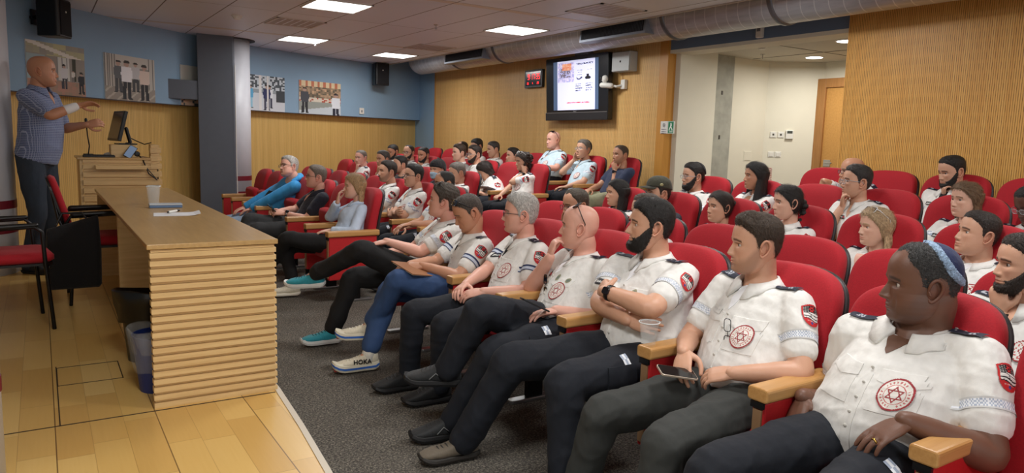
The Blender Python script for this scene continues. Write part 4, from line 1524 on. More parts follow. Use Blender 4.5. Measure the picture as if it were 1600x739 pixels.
def shell_from_head(pr, field, thick, na, nl, edge=.008, noise=0.0, seed=0, lump=0.0, soft=.014, fuzz=0.0, strands=None):
    """a shell grown from the skull wherever field > -edge; thick = array or number"""
    A, Z, X, Y = head_grid(na, nl, pr.get('fat', 0), pr.get('jaw', 1))
    Ad = np.degrees(np.abs(np.arctan2(np.sin(A), np.cos(A))))
    F = field(A, Ad, Z, Y)
    if fuzz:
        F = F + fuzz * (np.sin(A * 31 + seed) * np.sin(A * 47 + Z * 300) + .6 * np.random.RandomState(seed + 9).randn(*Z.shape))
    s = np.clip((F + edge * .3) / soft, 0, 1)
    s = s * s * (3 - 2 * s)
    T = thick(A, Ad, Z) if callable(thick) else thick
    r = np.random.RandomState(seed)
    n1 = r.randn(*Z.shape)
    T = T * s - .0035 * (1 - s)
    if noise:
        T = T + noise * n1 * s
    if lump:
        T = T + lump * s * (np.sin(A * 9 + Z * 130 + seed) * np.sin(A * 5 - Z * 170 + 2 * seed) + .6 * np.sin(A * 17 + Z * 60))
    cx, cz = -.008, .012
    N = np.stack([X - cx, Y * 1.15, (Z - cz) * np.where(Z > cz, 1.0, .25)], -1)
    N /= np.linalg.norm(N, axis=-1, keepdims=True) + 1e-9
    P = np.stack([X, Y, Z], -1) + N * T[..., None]
    nl_, na_ = Z.shape
    vs = P.reshape(-1, 3)
    keep = (F > -edge)
    f = []
    for i in range(nl_ - 1):
        for j in range(na_):
            k = (j + 1) % na_
            if keep[i, j] or keep[i + 1, j] or keep[i, k] or keep[i + 1, k]:
                f.append((i * na_ + j, (i + 1) * na_ + j, (i + 1) * na_ + k, i * na_ + k))
    if keep[0].any():
        f.append(tuple(range(na_)))
    used = sorted({q for g in f for q in g})
    ix = {q: i for i, q in enumerate(used)}
    mb = MB().add([vs[q] for q in used], [tuple(ix[q] for q in g) for g in f])
    if strands:
        cnt, ln, wd, lift, back = strands
        ii, jj = np.where((s > .12) & (Z < .119))
        pick = r.randint(0, len(ii), cnt)
        P0 = P[ii[pick], jj[pick]] + r.randn(cnt, 3) * .0016
        N0 = N[ii[pick], jj[pick]]
        d = np.stack([np.full(cnt, -back[0]), r.randn(cnt) * back[1], np.full(cnt, -back[2])], -1)
        top = np.clip((P0[:, 2] - .07) / .04, 0, 1)[:, None]
        d = d * (1 - top * .0) + np.array([back[3], 0, 0]) * top
        d -= N0 * (d * N0).sum(1)[:, None]
        d /= np.linalg.norm(d, axis=1)[:, None] + 1e-9
        d = d + N0 * (lift + .15 * r.rand(cnt)[:, None]) + r.randn(cnt, 3) * .09
        d /= np.linalg.norm(d, axis=1)[:, None]
        w = np.cross(d, N0)
        w /= np.linalg.norm(w, axis=1)[:, None] + 1e-9
        Ls = (ln * (.6 + .6 * r.rand(cnt)) * np.clip(s[ii[pick], jj[pick]], .35, 1))[:, None]
        a = P0 - w * wd - N0 * .0015
        b_ = P0 + w * wd - N0 * .0015
        m1 = P0 + d * Ls * .55 + w * wd * .8
        m2 = P0 + d * Ls * .55 - w * wd * .8
        c = P0 + d * Ls - N0 * Ls * .18
        V_ = np.stack([a, b_, m1, m2, c], 1).reshape(-1, 3)
        k0 = len(mb.v)
        mb.v += [tuple(q) for q in V_.tolist()]
        mb.c += [(.8, .8, .8, 1)] * len(V_)
        mb.f += [tuple(k0 + 5 * i + q for q in t_) for i in range(cnt) for t_ in ((0, 1, 2, 3), (3, 2, 4))]
    return mb

def hair_mat(c):
    nm = 'hair_%02x%02x%02x' % tuple(int(255 * min(1, x) ** .45) for x in c[:3])
    if nm in MATS:
        return MATS[nm]
    t = NT(nm)
    f = t.noise(4, 4, t.coord((60, 60, 14)), .7)
    a = tuple(q * .45 for q in c[:3]) + (1,)
    b = tuple(min(1, q * 1.7 + .004) for q in c[:3]) + (1,)
    t.col(t.ramp(f, [(.35, a), (.68, b)]))
    t.bump(f, .9, .006)
    t.set(Roughness=.5)
    MATS[nm] = t.m
    return t.m

def curtain(length, spread, a0, a1, thick, seed, front_drop=.0, wave=0.0, top=.05):
    """long hair falling behind and beside the face"""
    na, nz = 44, 26
    outer, inner = [], []
    r = np.random.RandomState(seed)
    ph = r.rand(3) * 6
    for i in range(nz):
        t = i / (nz - 1)
        z = top - (top + length) * t
        ro, ri = [], []
        for j in range(na):
            ad = math.radians(a0 + (a1 - a0) * j / (na - 1))
            zz = max(z, -.035)
            x, y = head_base(np.array([ad]), np.array([zz]))
            x, y = float(x[0]), float(y[0])
            fl = max(0, -z - .02)
            k = 1.0 + spread * fl
            edge = min(1, min(j, na - 1 - j) / 5)
            wv = wave * math.sin(ad * 11 + z * 55 + ph[0]) * (.3 + t) + .0018 * math.sin(ad * 40 + ph[1] + z * 9)
            dn = math.hypot(x + .01, y) + 1e-6
            nx, ny = (x + .01) / dn, y / dn
            th = (thick + wv) * (.35 + .65 * edge) * (1 - .55 * max(0, t - .6) / .4)
            bx, by = x * k - front_drop * fl * (0 if abs(math.degrees(ad) - 180) < 50 else -1), y * k
            ro.append((bx + nx * th, by + ny * th, z))
            ri.append((bx + nx * .001, by + ny * .001, z))
        outer.append(ro)
        inner.append(ri)
    m = MB()
    rs = [o + list(reversed(q)) for o, q in zip(outer, inner)]
    return m.rings(rs)

def glasses_mb(w=.045, h=.033, r=.0017, rimless=False):
    fr, ln = MB(), MB()
    for s in (-1, 1):
        o = [(a, b) for a, b in sub_rounded(w, h, .012, 4)]
        P = [V(.0985 - .10 * max(0, abs(s * .033 + y) - .03), s * .033 + y, -.004 + z) for y, z in o]
        fr.tube(P + [P[0]], r, 6)
        ln.add([tuple(p) for p in P], [tuple(range(len(P)))])
        a = V(.0985 - .10 * .025, s * .0555, .004)
        fr.tube([a, V(.080, s * .0735, .006), V(.03, s * .0790, .004), V(-.012, s * .0800, .004), V(-.030, s * .079, -.012)], r * 1.1, 6)
    fr.tube([(.100, -.0105, 0), (.104, 0, .003), (.100, .0105, 0)], r, 6)
    return fr, ln

def hand_mb(side, curl, spread=1.0, thumb=.5, quick=False):
    """hand reaching along +x, back of the hand +z; side +1 = left hand (thumb towards -y when palm down)"""
    m = MB()
    ty = -side       # thumb side
    P = [V(-.012, 0, 0), V(.012, 0, .0), V(.045, ty * .002, .001), (.080, ty * .001, .0), (.094, 0, -.002)]
    ctube(m, P, [(.026, .019), (.028, .019), (.040, .0165), (.0415, .014), (.039, .011)], 14, side=(0, 1, 0), k=3)
    L = [(.070, .0090), (.079, .0092), (.073, .0087), (.057, .0078)]
    for i, (ln, r) in enumerate(L):
        y0 = ty * (.031 - .0205 * i)
        x0 = .088 - .004 * abs(i - 1.2)
        sp = ty * (.16 - .11 * i) * spread * .55
        c = curl[i] if isinstance(curl, (list, tuple)) else curl
        a = c * .55
        p = V(x0, y0, 0)
        pts, rd = [p - V(.014, 0, 0), p], [r, r * 1.06]
        for q, seg in enumerate((.46, .30, .24)):
            a += c * (.0, .75, .55)[q] if q else 0
            d = V(math.cos(a) * math.cos(sp), math.cos(a) * math.sin(sp), -math.sin(a))
            p = p + d * ln * seg
            pts.append(p)
            rd.append(r * (1.0, .90, .76)[q])
        ctube(m, pts, rd, 9, k=2)
    p = V(.020, ty * .026, -.006)
    d1 = V(.58, ty * .72, -.30 - .3 * thumb).normalized()
    d2 = V(.85, ty * (.45 - .5 * thumb), -.25 - .3 * thumb).normalized()
    d3 = V(.95, ty * (.2 - .7 * thumb), -.2 - .3 * thumb).normalized()
    pts = [p - d1 * .012, p + d1 * .020, p + d1 * .042, p + d1 * .042 + d2 * .032, p + d1 * .042 + d2 * .032 + d3 * .026]
    ctube(m, pts, [.014, .0145, .0115, .0105, .0085], 9, k=2)
    return m

def frame(fwd, up):
    """matrix whose +x = fwd, +z ~ up"""
    x = Vector(fwd).normalized()
    z = Vector(up)
    z = (z - x * z.dot(x)).normalized()
    y = z.cross(x)
    return Matrix(((x.x, y.x, z.x, 0), (x.y, y.y, z.y, 0), (x.z, y.z, z.z, 0), (0, 0, 0, 1)))

def at(m, p):
    return Matrix.Translation(Vector(p)) @ m

def ik(a, c, l1, l2, pole):
    """middle joint between a and c bending towards pole"""
    a, c = Vector(a), Vector(c)
    d = c - a
    L = d.length
    if L > (l1 + l2) * .999:
        return a + d * (l1 / (l1 + l2))
    x = (l1 * l1 - l2 * l2 + L * L) / (2 * L)
    h = math.sqrt(max(0, l1 * l1 - x * x))
    u = d.normalized()
    p = Vector(pole)
    p = (p - u * p.dot(u)).normalized()
    return a + u * x + p * h

# ------------------------------------------------------------------ clothing marks
RED = srgb(160, 44, 52)
def emblem(u, v):
    x, y = 2 * u - 1, 2 * v - 1
    r = math.hypot(x, y)
    if r > 1:
        return None
    if r > .90:
        return RED
    if r > .62:
        a = math.atan2(y, x)
        if abs(r - .75) < .06 and math.sin(a * 24) > .1 and math.sin(a * 3 + .5) > -.75:
            return srgb(196, 110, 110)
        return srgb(232, 228, 220)
    if r > .58:
        return srgb(200, 90, 90)
    for k in range(6):
        pass
    best = 9
    for rot in (0, PI):
        inside = 9
        for k in range(3):
            a = PI / 2 + rot + k * 2 * PI / 3 + PI
            d = .25 - (x * math.cos(a) + y * math.sin(a))
            inside = min(inside, d)
        if inside > -.03:
            best = min(best, abs(inside - .0))
    if best < .042:
        return RED
    return srgb(236, 232, 226)

def shield(u, v):
    x = 2 * u - 1
    top = .06 + .06 * abs(x) ** 2 - .05 * math.cos(x * PI) * .5
    w = 1.0 if v < .5 else math.sqrt(max(0, 1 - ((v - .5) / .5) ** 2.2))
    if v < top or abs(x) > w * .98:
        return None
    if v < top + .06 or abs(x) > w * .98 - .13 or v > .93:
        return srgb(196, 34, 38)
    if v < .40:
        dx, dy = x * 1.0, (v - .25) * 2.2
        r = math.hypot(dx, dy)
        if r < .30:
            a = math.atan2(dy, dx)
            if r > .1 and abs(math.sin(a * 3)) * r < .16:
                return srgb(206, 36, 40)
        if abs(x) > .36 and int(v * 34) % 2 and int(u * 26) % 3:
            return srgb(190, 190, 186)
        return srgb(22, 22, 26)
    wv = .045 * math.sin(x * 3.2 + .4)
    if v < .68 + wv:
        if abs(v - .46 - wv) < .018 or abs(v - .60 - wv) < .022:
            return srgb(30, 30, 36)
        if math.hypot(x + .1, (v - .53 - wv) * 2) < .09 and math.hypot(x + .1, (v - .53 - wv) * 2) > .045:
            return srgb(70, 70, 80)
        return srgb(232, 230, 226)
    if v < .72 + wv:
        return srgb(20, 20, 24)
    if .74 < v < .79 and abs(x) < .5 and int(u * 30) % 2:
        return srgb(232, 200, 196)
    if math.hypot(x, (v - .85) * 2) < .13:
        return srgb(60, 70, 140)
    return srgb(196, 34, 38)

def epaulette(u, v):
    x = 2 * u - 1
    if abs(x) < .1 and .1 < v < .16:
        return srgb(170, 170, 176)
    for k in (0, 1):
        c = .55 + .12 * k + abs(x) * .14
        if abs(v - c) < .035 and abs(x) < .62:
            return srgb(176, 182, 192)
    return srgb(22, 30, 52)
def epaulette_plain(u, v):
    if abs(v - .6) < .06 and abs(2 * u - 1) < .5:
        return srgb(150, 158, 170)
    return srgb(22, 30, 52)
def epaulette_bars(u, v):
    if min(u, 1 - u) < .1 or min(v, 1 - v) < .08:
        return srgb(40, 42, 48)
    return srgb(196, 192, 178) if int(v * 7) % 2 == 0 else srgb(64, 66, 70)
def nametag(u, v):
    if u > .80 and .2 < v < .8:
        return srgb(180, 40, 50)
    if .3 < v < .68 and .08 < u < .76 and math.sin(u * 61) + math.sin(u * 97 + v * 9) > -.3:
        return srgb(214, 214, 210)
    return srgb(18, 18, 22)
def nametag_white(u, v):
    if .3 < v < .65 and .08 < u < .9 and math.sin(u * 61) + math.sin(u * 97 + v * 9) > .3:
        return srgb(186, 186, 186)
    return srgb(222, 222, 218)
def hatch(u, v):
    if v < .12 or v > .88:
        return srgb(205, 206, 206)
    return srgb(236, 240, 246) if (u * 46 + v * 3) % 1 > .45 else srgb(172, 184, 204)
def strip(u, v):
    return srgb(236, 240, 246) if (v * 26 + u * 1.5) % 1 > .4 else srgb(168, 180, 200)
def bluebars(u, v):
    if .08 < v < .26 or .76 < v < .94:
        return srgb(40, 54, 96)
    return srgb(196, 206, 224)
def badge_metal(u, v):
    x, y = 2 * u - 1, 2 * v - 1
    if math.hypot(x * 1.1, y) > 1:
        return None
    return srgb(150, 150, 120) if math.hypot(x, y) > .55 else srgb(110, 120, 112)
def badge_blue(u, v):
    x, y = 2 * u - 1, 2 * v - 1
    r = math.hypot(x, y)
    return None if r > 1 else (srgb(40, 60, 90) if r > .75 else srgb(120, 170, 180))

def project(bvh, c, d, up, w, h, fn, nx, ny, off=.0025, taper=0.0, skew=None):
    """print or patch laid on cloth: centre c, looking along d; fn None = plain cloth patch"""
    c, d, up = Vector(c), Vector(d).normalized(), Vector(up)
    up = (up - d * up.dot(d)).normalized()
    rt = d.cross(up)
    pos = {}
    mb = MB()
    def P(i, j):
        if (i, j) not in pos:
            v = j / ny
            k = (1 - v) ** taper if taper else 1.0
            dv = skew(i / nx) if skew else 1.0
            p = c + rt * (w * k * (i / nx - .5)) + up * (h * (.5 - v * dv))
            hit = bvh.ray_cast(p - d * .30, d, .55)
            pos[(i, j)] = None if hit[0] is None else hit[0] - d * off
        return pos[(i, j)]
    lim = 4 * max(w / nx, h / ny) + .02
    mid_ = P(nx // 2, ny // 2)
    if mid_ is not None:
        for i in range(nx + 1):
            for j in range(ny + 1):
                if P(i, j) is not None and abs((pos[(i, j)] - mid_).dot(d)) > .055:
                    pos[(i, j)] = None
    if fn is None:
        ix = {}
        for j in range(ny + 1):
            for i in range(nx + 1):
                if P(i, j) is not None:
                    ix[(i, j)] = len(mb.v)
                    mb.v.append(tuple(P(i, j)))
                    mb.c.append((1, 1, 1, 1))
        for j in range(ny):
            for i in range(nx):
                q = [(i, j), (i, j + 1), (i + 1, j + 1), (i + 1, j)]
                if all(a in ix for a in q) and max((P(*q[0]) - P(*q[2])).length, (P(*q[1]) - P(*q[3])).length) < lim:
                    mb.f.append(tuple(ix[a] for a in q))
        # turn the rim down to the cloth so that the patch has an edge
        for a, b in [((i, 0), (i + 1, 0)) for i in range(nx)] + [((i + 1, ny), (i, ny)) for i in range(nx)] + [((0, j + 1), (0, j)) for j in range(ny)] + [((nx, j), (nx, j + 1)) for j in range(ny)]:
            if a in ix and b in ix and (P(*a) - P(*b)).length < lim:
                mb.add([P(*a), P(*b), P(*b) + d * off * 1.3, P(*a) + d * off * 1.3], [(0, 1, 2, 3)])
        return mb
    for j in range(ny):
        for i in range(nx):
            col = fn((i + .5) / nx, (j + .5) / ny)
            if col is None:
                continue
            q = [P(i, j), P(i, j + 1), P(i + 1, j + 1), P(i + 1, j)]
            if any(a is None for a in q):
                continue
            if max((q[0] - q[2]).length, (q[1] - q[3]).length) > lim:
                continue
            mb.add(q, [(0, 1, 2, 3)], col)
    return mb

def part(name, mb, mat, parent, **kw):
    if not mb.v:
        return None
    return obj(name, mb, mat, parent, smooth=True, **kw)

# ------------------------------------------------------------------ shoes
def shoe(parent, ankle, toe_dir, up=(0, 0, 1), style='black', L=.285, label=None):
    """ankle = point above the heel; toe_dir horizontal-ish direction of the toes"""
    col = {'black': ('shoe_black', srgb(20, 20, 22), srgb(12, 12, 14)), 'boot': ('boot_grey', srgb(40, 42, 44), srgb(22, 22, 24)), 'teal': ('shoe_teal', srgb(44, 150, 168), srgb(214, 216, 214)),
           'cream': ('shoe_cream', srgb(222, 216, 196), srgb(226, 222, 206)), 'running': ('shoe_ivory', srgb(214, 206, 184), srgb(60, 110, 190)), 'brown': ('shoe_tan', srgb(108, 98, 84), srgb(40, 36, 32))}[style]
    F = frame(toe_dir, up)
    m = MB()
    hi = .118 if style in ('boot', 'black') else .100
    sec = [  # x, half width, bottom, top
        (-.062, .012, .030, .060), (-.058, .026, .018, hi * .95), (-.035, .034, .016, hi), (0, .036, .016, hi + .004), (.035, .037, .016, hi * .93), (.07, .042, .016, hi * .80),
        (.11, .047, .016, hi * .66), (.15, .048, .018, .062), (.18, .044, .020, .054), (.205, .033, .024, .044), (.216, .014, .028, .036)]
    k = L / .285
    rs = []
    for x, w, b, t in sec:
        rs.append([(x * k, w * math.copysign(abs(math.cos(a)) ** .75, math.cos(a)), (b + t) / 2 + (t - b) / 2 * math.copysign(abs(math.sin(a)) ** .8, math.sin(a))) for a in [2 * PI * q / 20 for q in range(20)]])
    m.rings(rs)
    Mx = at(F, ankle) @ Matrix.Translation((0, 0, -.09))
    m.xf(Mx)
    o = obj('shoe', m, cloth(col[0], col[1], .7, .2, 30), parent, smooth=True)
    if label:
        o['label'] = label
    sole = MB()
    thick = .034 if style == 'running' else (.026 if style in ('teal', 'boot') else .020)
    def outline(z, g):
        return [(x * k + (g if x > .1 else -g), s * (w + g), z) for s, xs in ((1, sec), (-1, sec[::-1])) for x, w, b, t in xs]
    lift = lambda x: .022 * max(0, (x - .15) / .065) ** 2 + (.010 * max(0, (-x - .03) / .03) ** 2)
    def lv(z, g):
        return [(x, y, z + lift(x / k)) for x, y, _ in outline(0, g)]
    if style == 'running':
        sole.rings([lv(.0, .002), lv(.012, .006)])
        mid = MB().rings([lv(.013, .006), lv(.025, .007)]).xf(Mx)
        up2 = MB().rings([lv(.026, .006), lv(.040, .003)]).xf(Mx)
        obj('sole_stripe', mid, plain('sole_blue', srgb(56, 110, 200), .6), o)
        obj('sole_top', up2, plain('sole_ivory', srgb(224, 218, 196), .6), o)
        obj('outsole_toe', MB().box(.15 * k, .20 * k, -.03, .03, .002, .014).xf(Mx @ Matrix.Translation((.012, 0, .004))), plain('sole_red', srgb(150, 50, 40), .6), o)
        sole.xf(Mx)
        obj('sole', sole, plain('sole_ivory', (0, 0, 0, 1)), o)
    else:
        sole.rings([lv(.0, .002), lv(thick * .5, .005), lv(thick, .002)]).xf(Mx)
        obj('sole', sole, plain('sole_' + col[0], col[2], .6), o)
    lc = MB()
    for q in range(5):
        x = .05 + q * .020
        z = np.interp(x, [.035, .07, .11, .15], [hi * .93, hi * .80, hi * .66, .062])
        lc.tube([(x * k, -.022, z - .004), (x * k + .004, 0, z + .004), (x * k, .022, z - .004)], .0028, 5)
    lc.xf(Mx)
    obj('laces', lc, plain('lace_' + style, srgb(226, 222, 208) if style in ('cream', 'running') else (srgb(30, 90, 100) if style == 'teal' else srgb(60, 60, 60)), .8), o, smooth=True)
    if style == 'running':
        return o, Mx, k
    if style == 'boot':
        t = MB()
        for s in (-1, 1):
            t.tube([(-.03, s * .037, .05), (0, s * .039, .085), (.03, s * .040, .045), (.06, s * .042, .07), (.09, s * .044, .04)], .003, 6)
        obj('trim_lines', t.xf(Mx), plain('boot_trim', srgb(120, 122, 122), .6), o, smooth=True)
    return o, Mx, k
def facing(h):
    a = math.radians(h)
    return V(-math.cos(a), math.sin(a), 0)

OUT = {  # outfit: shirt colour key, sleeve fraction, trousers colour key
    'uniform': ('shirt_white', srgb(232, 231, 227), .66, 'trousers_navy', srgb(18, 23, 33)),
    'uniform_blue': ('shirt_pale_blue', srgb(198, 220, 232), .66, 'trousers_navy', srgb(18, 23, 33)),
    'hoodie': ('hoodie_blue', srgb(58, 156, 222), 1.9, 'jeans_light', srgb(140, 160, 184)),
    'polo': ('polo_navy', srgb(24, 28, 44), .66, 'jeans_black', srgb(44, 46, 48)),
    'blouse': ('blouse_pale_blue', srgb(190, 206, 226), 1.88, 'trousers_black', srgb(16, 16, 18)),
    'black': ('shirt_black', srgb(22, 22, 26), .66, 'trousers_black', srgb(16, 16, 18)),
    'jacket': ('jacket_dark_navy', srgb(28, 34, 50), 1.88, 'trousers_navy', srgb(18, 23, 33)),
    'navytee': ('tee_navy', srgb(38, 50, 80), .60, 'trousers_khaki', srgb(150, 150, 122)),
    'checked': ('shirt_checked', srgb(84, 98, 136), .78, 'jeans_dark', srgb(44, 54, 68)),
}

def build_person(p):
    near, mid = p.get('lod', 0) == 2, p.get('lod', 0) == 1
    root_loc = V(*p['root'])
    t = thing('person', p['label'], 'person', root_loc, p.get('group'))
    W = lambda q: V(*q) - root_loc
    female = p.get('female', False)
    b = p.get('belly', .02)
    wf = p.get('wide', 1.0)
    seed = p.get('seed', 1)
    head = W(p['head']) - V(0, 0, .118)
    hs = p.get('hs', .94 if female else 1.0)
    alpha = math.degrees(math.atan2(p['head'][0], p['head'][1]))
    hh = p['h'] if 'h' in p else alpha - p.get('turn', 10)
    th = p.get('th', 6)
    Ft = facing(th)
    Lt = V(0, 0, 1).cross(Ft)
    Fh = facing(hh)
    pt = math.radians(p.get('pitch', 0))
    Fh = V(Fh.x * math.cos(pt), Fh.y * math.cos(pt), math.sin(pt))
    Lh = V(0, 0, 1).cross(Fh).normalized()
    Uh = Fh.cross(Lh)
    ro = math.radians(p.get('roll', 0))
    Uh = Uh * math.cos(ro) + Lh * math.sin(ro)
    Mh = at(frame(Fh, Uh), head) @ Matrix.Scale(hs, 4)
    pel = W(p['pelvis']) if 'pelvis' in p else V(.25, 0, .455)
    neck = head - Ft * .045 + V(0, 0, -.152)
    if 'neck' in p:
        neck = neck + V(*p['neck'])
    ax = (neck - pel)
    L = ax.length
    def sp(q):      # spine curve: hollow towards the front when slouching
        return pel + ax * q - Ft * (p.get('bow', .035) * math.sin(PI * min(1, q))) + Ft * 0
    shw = (.150 if female else .172) * wf
    S = Lt
    sec = [(-.04, .150, .10, 0), (.05, .178, .128, .2), (.2, .172, .120, .9), (.42, .168, .118, .9), (.62, .176, .120, .4), (.78, .174, .106, .1), (.87, .150, .085, 0), (.92, .105, .066, 0), (.955, .062, .048, 0)]
    fw = .90 if female else 1.0
    def torso(m, g, q0=-1, q1=2, n=22, caps=True):
        pts, rd = [], []
        for q, w, d, bb in sec:
            if q < q0 - .001 or q > q1 + .001:
                continue
            bust = .022 if (female and .55 < q < .7) else 0
            dd = d * (.5 + .5 * wf) + b * bb * .5 + g + bust * .5
            pts.append(sp(q) + Ft * (b * bb * .5 + bust * .6))
            rd.append((w * fw * wf + g + b * bb * .25, dd))
        P, R_ = cr(pts, rd, 3)
        m.tube(P, R_, n, side=S, round_ends=caps)
    shc = sp(.86)
    sh = {s: shc - S * (s * shw) * -1 * -1 if False else shc + S * (-s * shw) for s in (-1, 1)}   # s=-1 left
    for s in (-1, 1):
        if p.get('shL' if s < 0 else 'shR'):
            sh[s] = sh[s] + V(*p['shL' if s < 0 else 'shR'])
    l1, l2 = (.275, .235) if not female else (.255, .215)
    l1, l2 = l1 * p.get('armlen', 1), l2 * p.get('armlen', 1)
    arms = {}
    for s, key in ((-1, 'armL'), (1, 'armR')):
        side = S * (-s)          # outward direction on this side (left: +S)
        a = p.get(key, ('lap',))
        mode = a[0]
        pole = side * .7 - V(0, 0, .7) - Ft * .2
        curl = .55
        el = None
        if mode == 'w':
            wr = W(a[1])
            fwd, up = V(*a[2]), V(*a[3])
            curl = a[4]
            if len(a) > 5 and a[5] is not None:
                pole = W(a[5]) - (sh[s] + wr) * .5
        elif mode == 'lap':
            wr = pel + Ft * .24 + side * .07 + V(0, 0, .125)
            fwd, up = Ft * .8 - side * .5 - V(0, 0, .1), V(0, 0, 1)
        elif mode == 'rest':
            wr = pel + Ft * .26 + side * .20 + V(0, 0, .19)
            fwd, up = Ft + V(0, 0, -.15), V(0, 0, 1)
            curl = .45
        elif mode == 'chin':
            wr = Mh @ V(.070, -s * .015, -.195)
            fwd, up = Mh.to_3x3() @ V(.12, s * .25, 1), Mh.to_3x3() @ V(1, -s * .5, -.1)
            curl = 1.15
            pole = side * .35 - V(0, 0, 1) + Ft * .3
        elif mode == 'cheek':
            wr = Mh @ V(.040, -s * .105, -.150)
            fwd, up = Mh.to_3x3() @ V(-.1, s * .22, 1), Mh.to_3x3() @ V(.2, -s * 1, .1)
            curl = .75
            pole = side * .5 - V(0, 0, 1) + Ft * .4
        elif mode == 'cross':
            wr = sp(.42) + Ft * (.185 + b * .8) - side * .09 + V(0, 0, .02 * s)
            fwd, up = -side + V(0, 0, .25), Ft
            curl = .5
            pole = side - V(0, 0, .3)
        el = ik(sh[s], wr, l1, l2, pole)
        d = wr - el
        if d.length > l2 * 1.02 or d.length < l2 * .9:
            wr = el + d.normalized() * l2
        arms[s] = (sh[s], el, wr, fwd.normalized(), up, curl)
    # legs
    legs = {}
    hipz = V(0, 0, .01)
    for s, key in ((-1, 'legL'), (1, 'legR')):
        side = S * (-s)
        hip = pel + side * .088 * wf + hipz + Ft * .02
        a = p.get(key)
        if a is None:
            kn = pel + Ft * .41 + side * .115 + V(0, 0, -.01)
            an = kn - V(0, 0, kn.z - .105) - Ft * .02 + Ft * .03
            legs[s] = (hip, kn, an, Ft * 1.0 + side * .15, V(0, 0, 1))
        else:
            legs[s] = (hip, W(a[0]), W(a[1]), V(*a[2]), V(*a[3]))
    # ---------------- body
    vox = .0085 if near else .0115
    m = MB()
    torso(m, -.006, caps=False)
    nk0 = sp(.865)
    nr = (.047 if female else .057) * (1 + .25 * p.get('fat', 0)) * p.get('neckw', 1)
    ctube(m, [nk0, neck + V(0, 0, .030), Mh @ V(-.028, 0, -.055), Mh @ V(-.022, 0, -.02)], [nr * 1.25, nr, nr * .98, nr * .9], 18, k=3)
    for s in (-1, 1):
        a0, el, wr, fwd, up, curl = arms[s]
        k = (.84 if female else 1.0) * p.get('armw', 1.0)
        m.tube([nk0, a0], [nr * .8, .05], 12)
        ctube(m, [a0, a0.lerp(el, .35), a0.lerp(el, .8), el, el.lerp(wr, .25), el.lerp(wr, .65), wr, wr + (wr - el).normalized() * .012],
              [.052 * k, .050 * k, .043 * k, .041 * k, .043 * k, .034 * k, .0265 * k, (.024 * k)], 14)
        hip, kn, an, td, tu = legs[s]
        ctube(m, [hip, hip.lerp(kn, .5), kn, kn.lerp(an, .35), an], [.080, .070, .056, .052, .033], 12)
        m.tube([an, an + td.normalized() * .08 - tu * .045], [.030, .020], 10)
    co, no, fc = remesh(m, vox, 3)
    skin = tuple(p['skin'][:3]) + (1,)
    B = MB()
    B.v = [tuple(q) for q in co.tolist()]
    B.f = fc
    B.c = [skin] * len(B.v)
    na, nl = (168, 170) if near else ((92, 96) if mid else (64, 68))
    hm = make_head(p, na, nl)
    hm.xf(Mh)
    B.merge(hm)
    hk = (.88 if female else 1.0) * p.get('handw', 1)
    for s in (-1, 1):
        a0, el, wr, fwd, up, curl = arms[s]
        h = hand_mb(-s, curl, p.get('spread', .6), p.get('thumb', .5))
        co, no, fc = remesh(h, .0034 if near else .0052, 2, .5)
        Mw = at(frame(fwd, up), wr) @ Matrix.Scale(hk, 4)
        h = MB()
        h.v = [tuple(Mw @ Vector(q)) for q in co.tolist()]
        h.f = fc
        h.c = [skin] * len(h.v)
        if near:      # nails
            pass
        B.merge(h)
    body = obj('body', B, M['skin'], t, smooth=True, colours=True)
    # ---------------- eyes
    em = MB()
    for s in (-1, 1):
        rs, cs = [], []
        n, q = 18, 12
        ir = p.get('iris', srgb(62, 40, 26))
        vs, cc = [], []
        for i in range(q):
            a = PI * (i + .5) / q
            for k in range(n):
                vs.append((math.cos(a) * .0122, math.sin(a) * math.cos(2 * PI * k / n) * .0122, math.sin(a) * math.sin(2 * PI * k / n) * .0122))
                cc.append((.01, .01, .01, 1) if a < .22 else (ir if a < .50 else srgb(196, 186, 178)))
        fs = [(i * n + k, (i + 1) * n + k, (i + 1) * n + (k + 1) % n, i * n + (k + 1) % n) for i in range(q - 1) for k in range(n)]
        fs.append(tuple(range(n)))
        e1 = MB().add(vs, fs, cc)
        e1.xf(Matrix.Translation((.0635, s * .0315, .0005)) @ Matrix.Rotation(p.get('look', 0), 4, 'Z') @ Matrix.Rotation(-pt * .0, 4, 'Y'))
        if not p.get('shut') and not p.get('noeyes'):
            obj('eye', e1.xf(Mh), M['eye'], t, smooth=True, colours=True)
    # ---------------- trousers
    key, colr, sl, tkey, tcol = OUT[p.get('outfit', 'uniform')]
    if 'trousers' in p:
        tkey, tcol = p['trousers']
    m = MB()
    torso(m, .006, -.04, .06)
    tw = p.get('legw', 1.0) * (.90 if female else 1.0)
    for s in (-1, 1):
        hip, kn, an, td, tu = legs[s]
        sh_ = an.lerp(kn, p.get('hem', -.02))
        ctube(m, [hip + (hip - kn).normalized() * .03, hip.lerp(kn, .35), hip.lerp(kn, .8), kn, kn.lerp(an, .2), kn.lerp(an, .6), sh_],
              [.108 * tw, .100 * tw, .080 * tw, .074 * tw, .070 * tw, .064 * tw, (.062 * tw)], 16)
    co, no, fc = remesh(m, .010 if near else .014, 2)
    if near or mid:
        co = folds(co, no, .0032 if near else .0020, seed + 7, .75)
    m = MB()
    m.v = [tuple(q) for q in co.tolist()]
    m.f = fc
    m.c = [(1, 1, 1, 1)] * len(m.v)
    tr = obj('trousers', m, cloth(tkey, tcol, .85, .5, 7, sheen=0), t, smooth=True)
    tb = BVHTree.FromPolygons(m.v, m.f)
